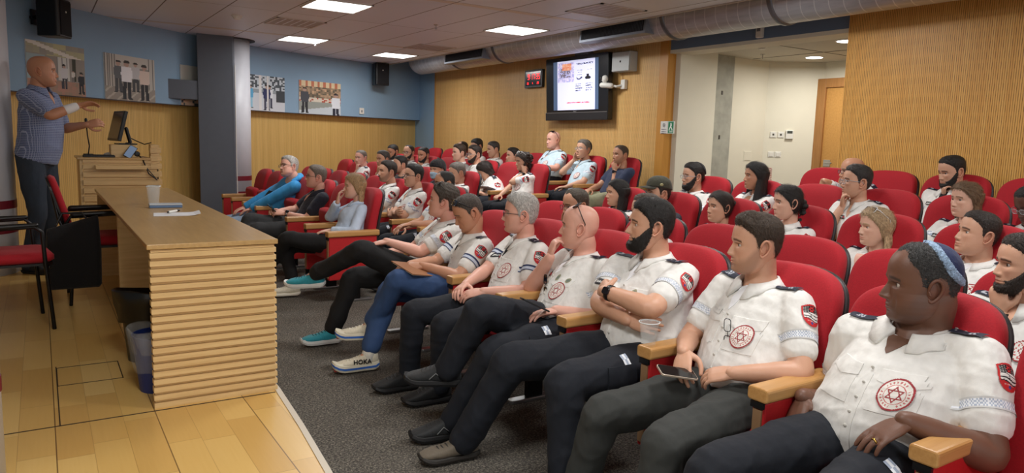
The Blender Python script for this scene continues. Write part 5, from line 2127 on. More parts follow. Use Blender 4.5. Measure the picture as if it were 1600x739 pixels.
    if p.get('outfit', 'uniform').startswith('uniform') and (near or mid) and not p.get('nostrip'):
        s = -1
        hip, kn, an, td, tu = legs[s]
        mb = project(tb, hip.lerp(kn, .42), -S * 1.0 - V(0, 0, .35), Ft * .15 + V(0, 0, 1), .034, .15, strip, 3, 14, .004)
        part('reflective_strip', mb, M['print'], tr, colours=True)
        mb = project(tb, hip.lerp(kn, .50) - V(0, 0, .02), -S - V(0, 0, .1), V(0, 0, 1), .15, .15, None, 10, 10, .006)
        part('cargo_pocket', mb, cloth(tkey, tcol), tr)
    if near or mid:
        for s in (-1, 1):
            pass
    # ---------------- shirt
    m = MB()
    torso(m, .015, .04, .96, caps=False)
    sk = 1.0 * (.88 if female else 1.0) * p.get('armw', 1.0)
    for s in (-1, 1):
        a0, el, wr, fwd, up, curl = arms[s]
        m.tube([nk0 + (a0 - nk0) * .2 + V(0, 0, -.01), a0 + (a0 - nk0).normalized() * 0], [nr * .95, .062 * sk], 14)
        if sl < 1:
            e = a0.lerp(el, sl)
            ctube(m, [a0, a0.lerp(el, sl * .5), a0.lerp(el, sl * .85), e], [.066 * sk, .066 * sk, .060 * sk, .060 * sk], 18)
        else:
            f = sl - 1
            ctube(m, [a0, a0.lerp(el, .4), a0.lerp(el, .85), el, el.lerp(wr, .3), el.lerp(wr, f), el.lerp(wr, f + .04)],
                  [.066 * sk, .062 * sk, .056 * sk, .055 * sk, .052 * sk, .044 * sk, .040 * sk], 16)
    co, no, fc = remesh(m, .0075 if near else .0115, 2, .5)
    if near or mid:
        co = folds(co, no, .0018 if near else .0015, seed, 1.0)
    m = MB()
    m.v = [tuple(q) for q in co.tolist()]
    m.f = fc
    m.c = [(1, 1, 1, 1)] * len(m.v)
    smat = cloth(key, colr, .8, .48, 9) if key != 'shirt_checked' else cloth(key, colr, .85, .3, 9, checks=(srgb(150, 160, 190), 70))
    shirt = obj('shirt', m, smat, t, smooth=True)
    sb = BVHTree.FromPolygons(m.v, m.f)
    res = 2 if near else (1 if mid else 0)
    front = -Ft * 1.0
    def chest(side, h):
        return sp(h) + S * side + Ft * .1
    if p.get('outfit', 'uniform').startswith('uniform'):
        N_ = (44, 16, 9)[2 - res]
        es = p.get('emb', .085 if near else .078)
        if not p.get('noemb'):
            part('round_emblem', project(sb, chest(.088 * wf, p.get('embh', .60)), front, (0, 0, 1), es, es, emblem, N_ + 12 * (res == 2), N_ + 12 * (res == 2), .0105), M['print'], shirt, colours=True)
        a0, el, *_ = arms[-1]
        axd = (el - a0).normalized()
        outw = (S - axd * S.dot(axd)).normalized() + V(0, 0, .25) + Ft * p.get('badge_f', .15)
        part('sleeve_badge', project(sb, a0.lerp(el, .27), -outw, -axd, .078, .092, shield, (40, 16, 9)[2 - res], (48, 18, 10)[2 - res], .0045), M['print'], shirt, colours=True)
        for s in (-1, 1):
            fn = p.get('epaulette', epaulette)
            c = nk0.lerp(sh[s], .80) + V(0, 0, .03)
            dr = (sh[s] - nk0)
            part('epaulette', project(sb, c, V(0, 0, -1) - Ft * .15, -dr, .052, .105, fn, (12, 6, 4)[2 - res], (20, 9, 6)[2 - res], .008), M['print'], shirt, colours=True)
        if not p.get('notag'):
            part('name_tag', project(sb, chest(-.080 * wf, .74), front, (0, 0, 1), .080, .024, p.get('tagfn', nametag), (40, 16, 8)[2 - res], (9, 4, 3)[2 - res], .0095), M['print'], shirt, colours=True)
        for s in (-1, 1):
            a0, el, *_ = arms[s]
            axd = (el - a0).normalized()
            u0 = axd.orthogonal().normalized()
            v0 = axd.cross(u0)
            fn = p.get('band', hatch)
            mb = MB()
            nn = (120, 40, 18)[2 - res]
            rows = (6, 4, 2)[2 - res]
            cen = a0.lerp(el, sl * .80)
            pts = {}
            for i in range(nn + 1):
                a = 2 * PI * i / nn
                dr = u0 * math.cos(a) + v0 * math.sin(a)
                for j in range(rows + 1):
                    c = cen + axd * (.034 * (j / rows - .5))
                    hit = sb.ray_cast(c + dr * .12, -dr, .12)
                    pts[(i, j)] = None if hit[0] is None or not (.03 < (hit[0] - c).length < .084 * sk) else hit[0] + dr * .0028
            for i in range(nn):
                for j in range(rows):
                    q = [pts[(i, j)], pts[(i, j + 1)], pts[(i + 1, j + 1)], pts[(i + 1, j)]]
                    if all(a is not None for a in q) and (q[0] - q[2]).length < .05:
                        mb.add(q, [(0, 1, 2, 3)], fn((i + .5) / nn, (j + .5) / rows))
            part('sleeve_band', mb, M['print'], shirt, colours=True)
        if near:
            for sd in (.085, -.085):
                part('breast_pocket', project(sb, chest(sd * wf, .60), front, (0, 0, 1), .125, .12, None, 14, 14, .0030), smat, shirt)
                part('pocket_flap', project(sb, chest(sd * wf, .69), front, (0, 0, 1), .13, .045, None, 14, 5, .0055, skew=lambda u: .72 + .28 * (1 - abs(2 * u - 1))), smat, shirt)
            part('button_strip', project(sb, chest(0, .52), front, (0, 0, 1), .032, .36, None, 4, 30, .003), smat, shirt)
            bt = MB()
            for k in range(5):
                hit = sb.ray_cast(chest(0, .30 + .11 * k) + Ft * .25, front, .5)
                if hit[0] is not None:
                    bt.ball(tuple(hit[0] + Ft * .006), (.003, .0055, .0055), 10, 6)
            part('buttons', bt, plain('button_white', srgb(206, 204, 196), .35), shirt)
            for extra in p.get('pins', []):
                fn, sd, hgt, w_, h_ = extra
                part('pin_badge', project(sb, chest(sd * wf, hgt), front, (0, 0, 1), w_, h_, fn, 14, 14, .008), M['print'], shirt, colours=True)
    if p.get('outfit', 'uniform') in ('uniform', 'uniform_blue', 'polo', 'checked', 'blouse', 'jacket'):
        rs = []
        n = 40
        cc = sp(.955) + V(0, 0, .004) + Ft * .006
        nax = ((Mh @ V(-.028, 0, -.055)) - neck).normalized()
        nax = (nax + V(0, 0, 1.2)).normalized()
        u0 = (Ft - nax * Ft.dot(nax)).normalized()
        v0 = nax.cross(u0)
        op = .30
        for i in range(n + 1):
            a = op + (2 * PI - 2 * op) * i / n
            fr = (1 + math.cos(a)) / 2
            dr = u0 * math.cos(a) + v0 * math.sin(a)
            g = fr ** 3
            r0 = nr * 1.10 + .002 + .008 * g
            r1 = nr * 1.30 + .022 + .026 * g
            top = cc + nax * (.040 - .016 * g)
            bot = cc + nax * (-.006 - .046 * g)
            bi = bot + dr * (r1 - .006)
            bot_o = bot + dr * r1
            ht = sb.find_nearest(bot_o)
            if ht[0] is not None and (bot_o - ht[0]).dot(ht[1]) < .009:
                bot_o = ht[0] + ht[1] * .009
                bi = ht[0] + ht[1] * .002
            rs.append([tuple(top + dr * r0), tuple(top + dr * (r0 + .007)), tuple(bot_o), tuple(bi), tuple(cc + nax * (.0) + dr * (r0 - .001))])
        part('collar', MB().rings(rs), smat, shirt)
        # open neck: skin and undershirt seen between the collar points
        neckm = M['paper'] if p.get('tee') == 'white' else (plain('tee_black', srgb(18, 18, 20), .9) if p.get('tee') == 'black' else plain('throat_%d' % int(1000 * skin[0]), skin, .5))
        dv = project(sb, sp(.86) + Ft * .1, -Ft + V(0, 0, -.35), (0, 0, 1), .085, p.get('vee', .12), None, 8, 12, .0035, taper=.8)
        part('neck_opening', dv, neckm, shirt)
    if p.get('outfit') == 'hoodie':
        hd = MB()
        ctube(hd, [neck + S * .10 + V(0, 0, .0) + Ft * .02, neck + S * .085 - Ft * .05 + V(0, 0, .03), neck - Ft * .085 + V(0, 0, .045), neck - S * .085 - Ft * .05 + V(0, 0, .03), neck - S * .10 + Ft * .02], [.022, .034, .042, .034, .022], 12)
        part('hood', hd, smat, shirt)
        part('dark_tee', project(sb, chest(0, .60), front, (0, 0, 1), .20, .46, None, 8, 16, .012), plain('tee_black', srgb(18, 18, 20), .9), shirt)
    # ---------------- hair
    hc = p.get('hairc', (.02, .014, .010, 1))
    hm_ = hair_mat(hc)
    style = p.get('hair', 'short')
    T0 = p.get('thick', .010)
    lump = p.get('lump', .0)
    hseed = seed * 3 + 1
    hair = None
    if style in ('short', 'receding', 'horseshoe', 'full', 'long'):
        def field(A, Ad, Z, Y):
            return Z - hairline(Ad, style)
        def thick(A, Ad, Z):
            side = np.clip((Z - .02) / .06, 0, 1)
            k = p.get('sides', .45)
            tt = T0 * (k + (1 - k) * side)
            if p.get('quiff'):
                tt = tt + p['quiff'] * np.clip(np.cos(A), 0, 1) * side
            if style == 'long':
                tt = T0 + 0 * Z
            return tt
        mb = shell_from_head(p, field, thick, na, nl, noise=p.get('hnoise', .0006 if style != 'long' else .0002), seed=hseed, lump=lump, soft=.030 if style != 'long' else .022, fuzz=.0022 if style != 'long' else .0005,
                             strands=p.get('strands', ((int((5200 if near else (1600 if mid else 500)) * (1 if style != 'long' else 1.3))), (.006 + T0 * .7) if style != 'long' else .05, .0006 if near else ((.0010 if style != 'long' else .0007) if mid else .0016), p.get('lift', .10) if style != 'long' else .03, (.5, .30, 1.0, -.9 if p.get('hair') != 'full' else .5) if style != 'long' else (.8, .1, 1.0, -.6))))
        hair = part('hair', mb.xf(Mh), hm_, t)
    if p.get('curtain'):
        ln, spd, a0, thk, wave = p['curtain']
        mb = curtain(ln, spd, a0, 360 - a0, thk, hseed, p.get('hfront', 0), wave)
        part('long_hair', mb.xf(Mh), hm_, t if hair is None else hair)
    if p.get('bun'):
        mb = MB()
        r = np.random.RandomState(hseed)
        for k in range(9):
            mb.ball(tuple(np.array([-.125, 0, .0]) + r.randn(3) * np.array([.014, .018, .018])), .026, 10, 7)
        part('hair_bun', mb.xf(Mh), hm_, hair)
    if p.get('braid'):
        mb = MB()
        for k in range(9):
            z = .0 - k * .026
            mb.ball((-.118 - .018 * math.sin(k * .5) + .012 * k * .3, -.008 * (-1) ** k, z), (.032 - .0008 * k, .034 - .0008 * k, .023), 12, 8)
        part('braid', mb.xf(Mh), hm_, hair)
    if p.get('curls'):
        mb = MB()
        r = np.random.RandomState(hseed)
        for k in range(p['curls']):
            a = math.radians(r.uniform(75, 285))
            z = r.uniform(-.26 if p.get('curl_long') else -.03, .11)
            x, y = head_base(np.array([a]), np.array([max(z, -.03)]))
            sc = 1.02 + r.uniform(0, .22)
            mb.ball((float(x[0]) * sc - .01, float(y[0]) * sc, z), tuple(r.uniform(.013, .024, 3)), 7, 5)
        part('curls', mb.xf(Mh), hm_, t if hair is None else hair)
    if p.get('beard'):
        bt_, lowz = p['beard'] if isinstance(p['beard'], tuple) else (p['beard'], -.05)
        def bf(A, Ad, Z, Y):
            upb = np.interp(Ad, [0, 12, 24, 40, 58, 74, 86, 92], [-.0535, -.0535, -.058, -.058, -.040, -.010, .012, .012])
            f = np.minimum(upb - Z, (96 - Ad) * .0012)
            lipd = np.hypot(Y / .026, (Z + .0685) / .0098) - 1
            return np.minimum(f, lipd * .012)
        mb = shell_from_head(p, bf, lambda A, Ad, Z: bt_ * (.55 + .45 * np.clip((-Z - .05) / .04, 0, 1)), na, nl, edge=.004, noise=.0006, seed=hseed + 5, soft=.016, fuzz=.0018,
                             strands=((3600 if near else (1200 if mid else 400)), .007 + bt_ * .4, .0006 if near else .0011, .35, (-.3, .3, 1.0, 0)))
        part('beard', mb.xf(Mh), hair_mat(p.get('beardc', hc)), t)
    if p.get('moustache'):
        mb = MB()
        ctube(mb, [(.088, -.024, -.064), (.0975, -.012, -.0575), (.1000, 0, -.0560), (.0975, .012, -.0575), (.088, .024, -.064)], [.003, .0055, .005, .0055, .003], 8)
        part('moustache', mb.xf(Mh), hm_, t)
    # ---------------- glasses, caps and so on
    gl = p.get('glasses')
    if gl:
        fr, ln = glasses_mb(*gl.get('size', (.046, .030)), gl.get('r', .0017))
        G = Mh @ Matrix.Translation((0, 0, gl.get('dz', 0)))
        o = part('glasses', fr.xf(G), plain('frame_' + gl.get('c', 'dark'), {'dark': srgb(28, 26, 30), 'silver': srgb(170, 172, 178), 'brown': srgb(70, 44, 30), 'white': srgb(226, 226, 230)}[gl.get('c', 'dark')], .3, .3 if gl.get('c') == 'silver' else 0), t)
        part('lenses', ln.xf(G), M['lens'] if not gl.get('sun') else M['darklens'], o)
    sg = p.get('shades')
    if sg:          # sunglasses pushed up on the head
        fr, ln = glasses_mb(.056, .040, .0024)
        G = Mh @ Matrix.Translation(sg.get('off', (-.036, 0, .054))) @ Matrix.Rotation(math.radians(sg.get('tilt', -38)), 4, 'Y')
        o = part('sunglasses', fr.xf(G), plain('frame_' + sg.get('c', 'dark'), srgb(28, 26, 30) if sg.get('c', 'dark') == 'dark' else srgb(214, 214, 214), .3), t)
        part('dark_lenses', ln.xf(G), M['darklens'], o)
        o['label'] = 'sunglasses pushed up on the head'
    if p.get('kippah'):
        kc = p['kippah']
        def kf(A, Ad, Z, Y):
            X_ = np.cos(A) * 0
            Xh, Yh = head_base(A, Z)
            c = np.array([-.078, 0, .078])
            d = np.sqrt((Xh - c[0]) ** 2 + (Yh - c[1]) ** 2 + (Z - c[2]) ** 2)
            return kc.get('r', .082) - d
        mb = shell_from_head({}, kf, T0 + .005, na, nl, edge=.001, soft=.004)
        kp = part('skullcap', mb.xf(Mh), cloth(kc['name'], kc['c'], .9, .3, 20), t)
        if kc.get('rim'):
            def kf2(A, Ad, Z, Y):
                return .0095 - np.abs(kf(A, Ad, Z, Y) - .0095)
            mb = shell_from_head({}, kf2, T0 + .0070, na, nl, edge=.0005, soft=.003, noise=.0006, seed=4)
            part('knitted_rim', mb.xf(Mh), cloth('kippah_rim', kc['rim'], .9, .8, 60, var=.35), kp)
    if p.get('cap'):
        def cf(A, Ad, Z, Y):
            return Z - hairline(Ad, 'cap')
        mb = shell_from_head({}, cf, lambda A, Ad, Z: .012 + .012 * np.clip((Z - .06) / .06, 0, 1), na, nl, edge=.001, soft=.004)
        cp = part('cap', mb.xf(Mh), cloth('cap_olive', srgb(62, 62, 50), .9, .4, 20), t)
        rs = []
        for k in range(15):
            a = math.radians(-62 + 124 * k / 14)
            r0, r1 = .088, .088 + .080 * math.cos(a * .9) ** .7
            pts = []
            for rr, dz in ((r0, 0), (r1, -.012)):
                pts.append((rr * math.cos(a) * 1.0, min(.9, 1) * r0 * math.sin(a) + 0 * rr, .062 + dz - .012 * abs(math.sin(a)) ** 2))
            q = [pts[0], pts[1], (pts[1][0], pts[1][1], pts[1][2] - .004), (pts[0][0], pts[0][1], pts[0][2] - .004)]
            rs.append(q)
        part('cap_brim', MB().rings(rs).xf(Mh), cloth('cap_olive', (0, 0, 0, 1)), cp)
        part('cap_emblem', MB().ball((.01, .088, .075), (.016, .004, .012), 10, 6).xf(Mh), plain('cap_badge', srgb(170, 164, 120), .5), cp)
    if p.get('beanie'):
        def cf(A, Ad, Z, Y):
            return Z - hairline(Ad, 'beanie')
        mb = shell_from_head({}, cf, lambda A, Ad, Z: .014 + .016 * np.clip(-np.cos(A), 0, 1), na, nl, edge=.001, soft=.004, lump=.0008)
        part('beanie', mb.xf(Mh), cloth('beanie_black', srgb(20, 18, 20), .95, .5, 30), t)
    if p.get('mask'):
        def mf(A, Ad, Z, Y):
            up = np.interp(Ad, [0, 20, 50, 80], [-.022, -.024, -.034, -.045])
            lo = np.interp(Ad, [0, 20, 50, 80], [-.116, -.112, -.100, -.085])
            return np.minimum(np.minimum(up - Z, Z - lo), (80 - Ad) * .0012)
        mb = shell_from_head({}, mf, lambda A, Ad, Z: .006 + .022 * g2(np.radians(Ad), Z + .040, .35, .03), na, nl, edge=.001, soft=.004)
        part('face_mask', mb.xf(Mh), cloth('mask_blue', srgb(168, 196, 216), .85, .3, 40), t)
        ep = MB()
        for s in (-1, 1):
            ep.tube([Mh @ V(.03, s * .078, -.045), Mh @ V(-.0, s * .084, -.01), Mh @ V(-.02, s * .084, .01)], .0014, 5)
        part('mask_loops', ep, M['white'], t)
    for k in p.get('watch', []):
        a0, el, wr, fwd, up, curl = arms[k]
        d = (wr - el).normalized()
        c = wr - d * .025
        u0 = (up - d * up.dot(d)).normalized()
        v0 = d.cross(u0)
        kk = (.84 if female else 1.0) * p.get('armw', 1.0)
        rs = []
        for i in range(25):
            a = 2 * PI * i / 24
            dr = u0 * math.cos(a) + v0 * math.sin(a)
            r = .0295 * kk
            rs.append([tuple(c + dr * r - d * .010), tuple(c + dr * (r + .003) - d * .010), tuple(c + dr * (r + .003) + d * .010), tuple(c + dr * r + d * .010)])
        o = part('watch_strap', MB().rings(rs, cap=False), M['black'] if p.get('watchc') != 'silver' else M['steel'], t)
        F = at(frame(d, u0), c + u0 * (.030 * kk))
        o2 = obj('watch_face', MB().rings([[(x, y, z) for x, y in sub_rounded(.036, .034, .010)] for z in (0, .009)]).xf(F), plain('watch_dark', srgb(20, 22, 30), .12), o, bevel=.002)
    if p.get('ring'):
        a0, el, wr, fwd, up, curl = arms[-1]
        F = at(frame(fwd, up), wr) @ Matrix.Scale(hk, 4)
        rs = []
        c = V(.112, -(.031 - .041) * 1, -.004)
        rs = [[tuple(F @ (c + V(dx, q * math.cos(a), q * math.sin(a)))) for q, dx in ((.0092, -.003), (.0105, -.003), (.0105, .003), (.0092, .003))] for a in [2 * PI * i / 20 for i in range(21)]]
        part('ring', MB().rings(rs, cap=False), plain('gold', srgb(214, 176, 92), .2, 1.0), t)
    if p.get('wristband'):
        k = p['wristband']
        a0, el, wr, *_ = arms[k]
        part('white_bandage', MB().tube([el.lerp(wr, .55), el.lerp(wr, .86)], [.041, .036], 18), M['paper'], t)
    # shoes
    if p.get('socks'):
        for s in (-1, 1):
            hip, kn, an, td, tu = legs[s]
            part('sock', MB().tube([an - tu.normalized() * .03, an, an.lerp(kn, .14)], [.040, .040, .042], 14), cloth('sock_white', srgb(220, 216, 204), .9, .5, 40), t)
    if not p.get('noshoes'):
        for s in (-1, 1):
            hip, kn, an, td, tu = legs[s]
            st = p.get('shoes', 'black')
            r = shoe(t, an, td, tu, st, L=.27 if female else .285)
            if s == p.get('logo_side', 9):
                o, Mx, k = r
                cu = bpy.data.curves.new('HOKA', 'FONT')
                cu.body = 'HOKA'
                cu.size = .038
                cu.extrude = .002
                cu.offset = .0008
                cu.align_x = 'CENTER'
                cu.align_y = 'CENTER'
                cu.space_character = 1.05
                tx = bpy.data.objects.new('tmp', cu)
                COL.objects.link(tx)
                dg = bpy.context.evaluated_depsgraph_get()
                em_ = tx.evaluated_get(dg).to_mesh()
                mb = MB()
                sgn = p.get('logo_face', 1)
                vs = []
                for v in em_.vertices:
                    vs.append(v.co.copy())
                fs = [tuple(q.vertices) for q in em_.polygons]
                tx.evaluated_get(dg).to_mesh_clear()
                bpy.data.objects.remove(tx)
                # bend the word onto the side of the shoe
                out = []
                for v in vs:
                    x = .045 - v.x * sgn
                    z = .058 + v.y
                    y = .0465 + .06 * min(0, .06 - x) * 0 - .18 * max(0, z - .060) + v.z
                    out.append(tuple(Mx @ V(x, y * sgn, z)))
                mb.add(out, fs)
                obj('side_lettering', mb, M['black'], o)
    t['_h'] = 0
    del t['_h']
    p['_arms'] = arms
    p['_Mh'] = Mh
    p['_t'] = t
    p['_bvh'] = sb
    return t
# ------------------------------------------------------------------ who sits where
LIGHT, PINK, TAN, OLIVE, DARK = srgb(226, 180, 156), srgb(226, 172, 152), srgb(198, 146, 116), srgb(212, 164, 136), srgb(108, 76, 60)
BLACKH, BROWNH, GREYH, WHITEH, BLOND, DKBR = (.010, .008, .007, 1), (.045, .026, .014, 1), (.17, .15, .13, 1), (.50, .48, .45, 1), (.40, .25, .12, 1), (.022, .013, .009, 1)
UPZ = (0, 0, 1)
PEOPLE = [
 # ---- front row, right block
 dict(root=(2.04, 1.275, -.18), head=(2.42, 1.25, .955), turn=18, pitch=-2, th=4, vee=.07, shR=(-.04, .02, -.02), lod=2, seed=21, label='person in white uniform shirt and blue knitted skullcap, nearest right, hands on lap',
      skin=DARK, fat=.9, jaw=1.08, belly=.10, wide=1.14, armw=1.22, armlen=1.08, legw=1.12, neckw=1.2, nose=1.15, hair='receding', hairc=(.035, .033, .032, 1), thick=.004, hnoise=.0012, stubble=.35, hs=1.10, handw=1.06,
      kippah=dict(name='kippah_navy', c=srgb(34, 44, 84), rim=srgb(150, 176, 206), r=.085), tagfn=nametag_white, notag=True, emb=.092, ring=True,
      armL=('w', (2.125, 1.09, .475), (-.75, .42, -.42), (-.3, .0, 1), [.35, .4, .4, .45], (2.46, .90, .42)), armR=('w', (2.215, 1.50, .405), (-.55, -.08, -.70), (-.75, .25, .6), .35, (3.2, 1.46, .72)),
      legL=((1.74, 1.10, 0.275), (1.66, 1.04, -.08), (-1, -.1, 0), UPZ), legR=((1.70, 1.44, 0.275), (1.60, 1.48, -.08), (-1, .1, 0), UPZ)),
 dict(root=(2.04, 1.84, -.18), head=(2.42, 1.92, .995), turn=18, pitch=0, th=6, lod=2, seed=22, label='person with trimmed dark hair holding a phone, spectacles hooked on the shirt pocket',
      skin=OLIVE, fat=.35, belly=.05, wide=1.10, armw=1.08, legw=1.05, hair='short', hairc=BROWNH, thick=.013, sides=.15, quiff=.006, lump=.0006, stubble=.35, tagfn=nametag_white, tee='white', buzz=.5, trousers=('trousers_grey', srgb(52, 54, 52)),
      armL=('w', (2.13, 1.735, .435), (-.45, .85, -.25), (-.5, -.1, .9), .7, (2.40, 1.48, .42)), armR=('w', (2.12, 1.985, .455), (-.60, -.50, -.50), (-.6, .1, .8), .6, (2.35, 2.3, .30)), spread=.4,
      legL=((1.74, 1.69, 0.255), (1.66, 1.66, -.08), (-1, 0, 0), UPZ), legR=((1.74, 2.02, 0.255), (1.70, 2.10, -.08), (-1, .1, 0), UPZ), nostrip=True),
 dict(root=(2.04, 2.41, -.18), head=(2.42, 2.53, 1.005), turn=12, pitch=3, th=8, lod=2, seed=23, label='person in white uniform shirt with full black beard, arms crossed',
      skin=OLIVE, fat=.3, belly=.07, wide=1.16, armw=1.15, legw=1.15, hair='full', hairc=BLACKH, thick=.015, sides=.6, lump=.0008, beard=(.017, 0), nose=1.25, tee='white', watch=[-1], band=hatch, pins=[(badge_metal, .075, .70, .035, .03)],
      shR=(-.07, .02, -.02), armlen=1.06, armL=('w', (2.115, 2.47, .605), (.45, .90, .05), (-.8, .3, .4), .8, (2.06, 2.02, .50)), armR=('w', (2.14, 2.35, .50), (.35, -1, -.05), (-1, 0, .3), .45, (2.00, 2.80, .40)),
      legL=((1.75, 2.27, 0.295), (1.72, 2.20, -.08), (-1, -.05, 0), UPZ), legR=((1.73, 2.64, 0.285), (1.57, 2.76, -.08), (-1, .15, 0), UPZ), shoes='brown'),
 dict(root=(2.04, 2.97, -.18), head=(2.42, 3.07, .935), turn=-6, pitch=2, th=10, lod=2, seed=24, label='bald person in white uniform shirt, chin on hand, sunglasses pushed up on the head',
      skin=PINK, fat=.4, belly=.07, wide=1.12, armw=1.12, legw=1.1, hair='none', buzz=.10, hairc=GREYH, browc=BROWNH, shades=dict(off=(-.030, 0, .036), tilt=-62), shoes='boot', tee='white', pins=[(badge_metal, .055, .75, .03, .03), (badge_metal, .125, .74, .026, .022), (badge_blue, -.115, .62, .026, .026)],
      armR=('w', (2.285, 3.145, .645), (.25, -.06, .93), (-.85, .35, .25), 1.15, (2.10, 3.30, .36)), armL=('w', (2.14, 2.86, .43), (-.9, .35, -.1), UPZ, .5, (2.38, 2.66, .35)),
      legR=((1.76, 2.97, 0.445), (1.65, 3.08, .15), (-.83, .50, .02), (.25, -.25, .93)), legL=((1.76, 2.83, 0.275), (1.63, 2.98, -.08), (-1, .25, 0), UPZ)),
 dict(root=(2.04, 3.53, -.18), head=(2.42, 3.65, .95), turn=4, pitch=2, th=8, lod=2, seed=25, label='white-haired person with dark glasses in white uniform shirt, hands folded in the lap',
      skin=PINK, belly=.04, hair='full', hairc=WHITEH, thick=.013, lump=.0008, glasses=dict(c='dark', size=(.044, .028)), tee='black', band=bluebars, browc=GREYH, stubble=.1,
      armL=('w', (2.07, 3.46, .42), (-.8, .45, -.15), (-.2, -.3, 1), .6, (2.36, 3.26, .36)), armR=('w', (2.05, 3.64, .43), (-.75, -.5, -.15), (-.2, .3, 1), .6, (2.28, 3.86, .4)),
      legL=((1.80, 3.42, 0.265), (1.80, 3.46, -.08), (-1, .1, 0), UPZ), legR=((1.74, 3.68, 0.285), (1.74, 3.73, -.08), (-1, .1, 0), UPZ)),
 dict(root=(2.04, 4.10, -.18), head=(2.36, 4.18, .905), turn=16, pitch=-24, th=10, lod=2, seed=26, label='person with cropped hair and raised sunglasses looking down, white shirt and blue jeans',
      skin=TAN, hair='short', hairc=(.07, .055, .045, 1), thick=.0035, hnoise=.001, buzz=.4, shades=dict(off=(-.012, 0, .036), tilt=-45), band=bluebars, notag=True, noemb=True, trousers=('jeans_blue', srgb(48, 74, 116)), nostrip=True, shoes='running', logo_side=1, hem=.13, socks=True, tee='black',
      epaulette=epaulette_plain, armL=('w', (2.00, 4.10, .47), (-.85, .5, -.1), (0, -.5, .85), .9, (2.26, 3.84, .38)), armR=('w', (1.98, 4.24, .46), (-.8, -.2, -.1), (0, .3, .9), .9, (2.2, 4.4, .35)), shut=True,
      legL=((1.82, 4.07, 0.395), (1.72, 4.27, .085), (-.85, .42, -.02), UPZ), legR=((1.84, 4.26, 0.295), (1.66, 4.16, -.075), (-.97, .15, 0), UPZ)),
 dict(root=(2.04, 4.66, -.18), head=(2.42, 4.66, .94), turn=-8, pitch=9, th=12, lod=2, seed=27, label='person with wavy brown hair in white shirt, black trousers and teal shoes, legs crossed',
      skin=PINK, belly=.05, hair='short', hairc=(.06, .045, .032, 1), thick=.018, lump=.0022, sides=.6, trousers=('trousers_black', srgb(16, 16, 18)), nostrip=True, shoes='teal', hem=.05, epaulette=epaulette_bars, band=hatch, notag=True, shades=dict(off=(-.036, 0, .066), tilt=-38, c='dark'),
      armL=('w', (1.97, 4.60, .56), (-.92, .30, -.18), (-.1, 0, 1), [.35, .3, .35, .4], (2.30, 4.46, .30)), armR=('w', (2.1, 4.9, .43), (-.8, -.5, 0), UPZ, .5, (2.3, 5.0, .4)), spread=1.6,
      legL=((1.80, 4.64, .50), (1.57, 4.92, .31), (-.80, .55, -.05), (.1, -.2, 1)), legR=((1.80, 4.80, 0.285), (1.66, 4.83, -.075), (-1, .08, 0), UPZ)),
 # ---- front row, left block
 dict(root=(2.04, 6.35, -.18), head=(2.42, 6.43, .93), turn=12, pitch=2, th=8, lod=1, seed=31, female=True, label='woman with long blonde hair in pale blue blouse, cheek on hand, front row', outfit='blouse',
      skin=LIGHT, hair='long', hairc=BLOND, thick=.009, curtain=(.30, 1.1, 112, .016, .003), shoes='cream', hem=.10, nose=.9, trousers=('trousers_black', srgb(16, 16, 18)),
      armR=('w', (2.30, 6.53, .665), (.15, -.15, .95), (-.8, .35, .2), .9, (2.10, 6.72, .46)), armL=('w', (2.14, 6.28, .43), (-.92, .3, -.15), UPZ, .4, (2.36, 6.08, .4)),
      legL=((1.78, 6.36, 0.365), (1.68, 6.62, .06), (-.8, .5, 0), UPZ), legR=((1.80, 6.50, 0.285), (1.86, 6.45, -.07), (-.97, .2, 0), UPZ)),
 dict(root=(2.04, 7.59, -.18), head=(2.42, 7.54, .955), turn=4, pitch=6, th=6, lod=1, seed=32, label='grey-haired person with glasses in navy polo shirt holding a phone, front row', outfit='polo', hairc=(.16, .13, .105, 1),
      skin=PINK, hair='short', thick=.009, glasses=dict(c='dark'), watch=[-1], watchc='silver', buzz=.3,
      armL=('w', (2.10, 7.55, .46), (-.9, .35, .1), (-.2, -.5, .8), .9, (2.36, 7.3, .35)), armR=('w', (2.08, 7.70, .47), (-.9, -.3, .1), (-.2, .5, .8), .9, (2.3, 7.95, .4)),
      legL=((1.78, 7.48, 0.305), (1.7, 7.5, -.08), (-1, 0, 0), UPZ), legR=((1.76, 7.62, 0.395), (1.6, 7.5, .1), (-.9, -.2, 0), UPZ)),
 dict(root=(2.04, 8.83, -.18), head=(2.40, 8.47, 1.015), turn=30, pitch=12, roll=-12, th=2, lod=1, seed=33, label='grey-haired person with glasses in bright blue hoodie leaning sideways, front row', outfit='hoodie', hairc=WHITEH, browc=GREYH,
      skin=PINK, fat=.8, belly=.08, wide=1.1, hair='full', thick=.016, lump=.001, glasses=dict(c='dark'), armw=1.15,
      armL=('w', (1.98, 8.72, .37), (-.9, .3, -.3), UPZ, .5, (2.3, 8.4, .3)), armR=('w', (1.97, 8.92, .38), (-.9, -.2, -.3), UPZ, .4, (2.2, 9.1, .4)),
      legL=((1.76, 8.72, 0.225), (1.64, 8.7, -.08), (-1, 0, 0), UPZ), legR=((1.76, 8.98, 0.225), (1.64, 9.0, -.08), (-1, 0, 0), UPZ)),
]
def aud(row, seat, head, label, **kw):
    x = ROWX[row]
    d = dict(root=(x, seat, ROWZ[row]), head=(x + .38 + kw.pop('dx', 0), head[0], head[1]), label=label, seed=100 + len(PEOPLE) * 7, lod=kw.pop('lod', 0))
    d.update(kw)
    if kw.get('lod', 0) or row < 3:
        d['turn'] = d.get('turn', 10) + 8
    PEOPLE.append(d)
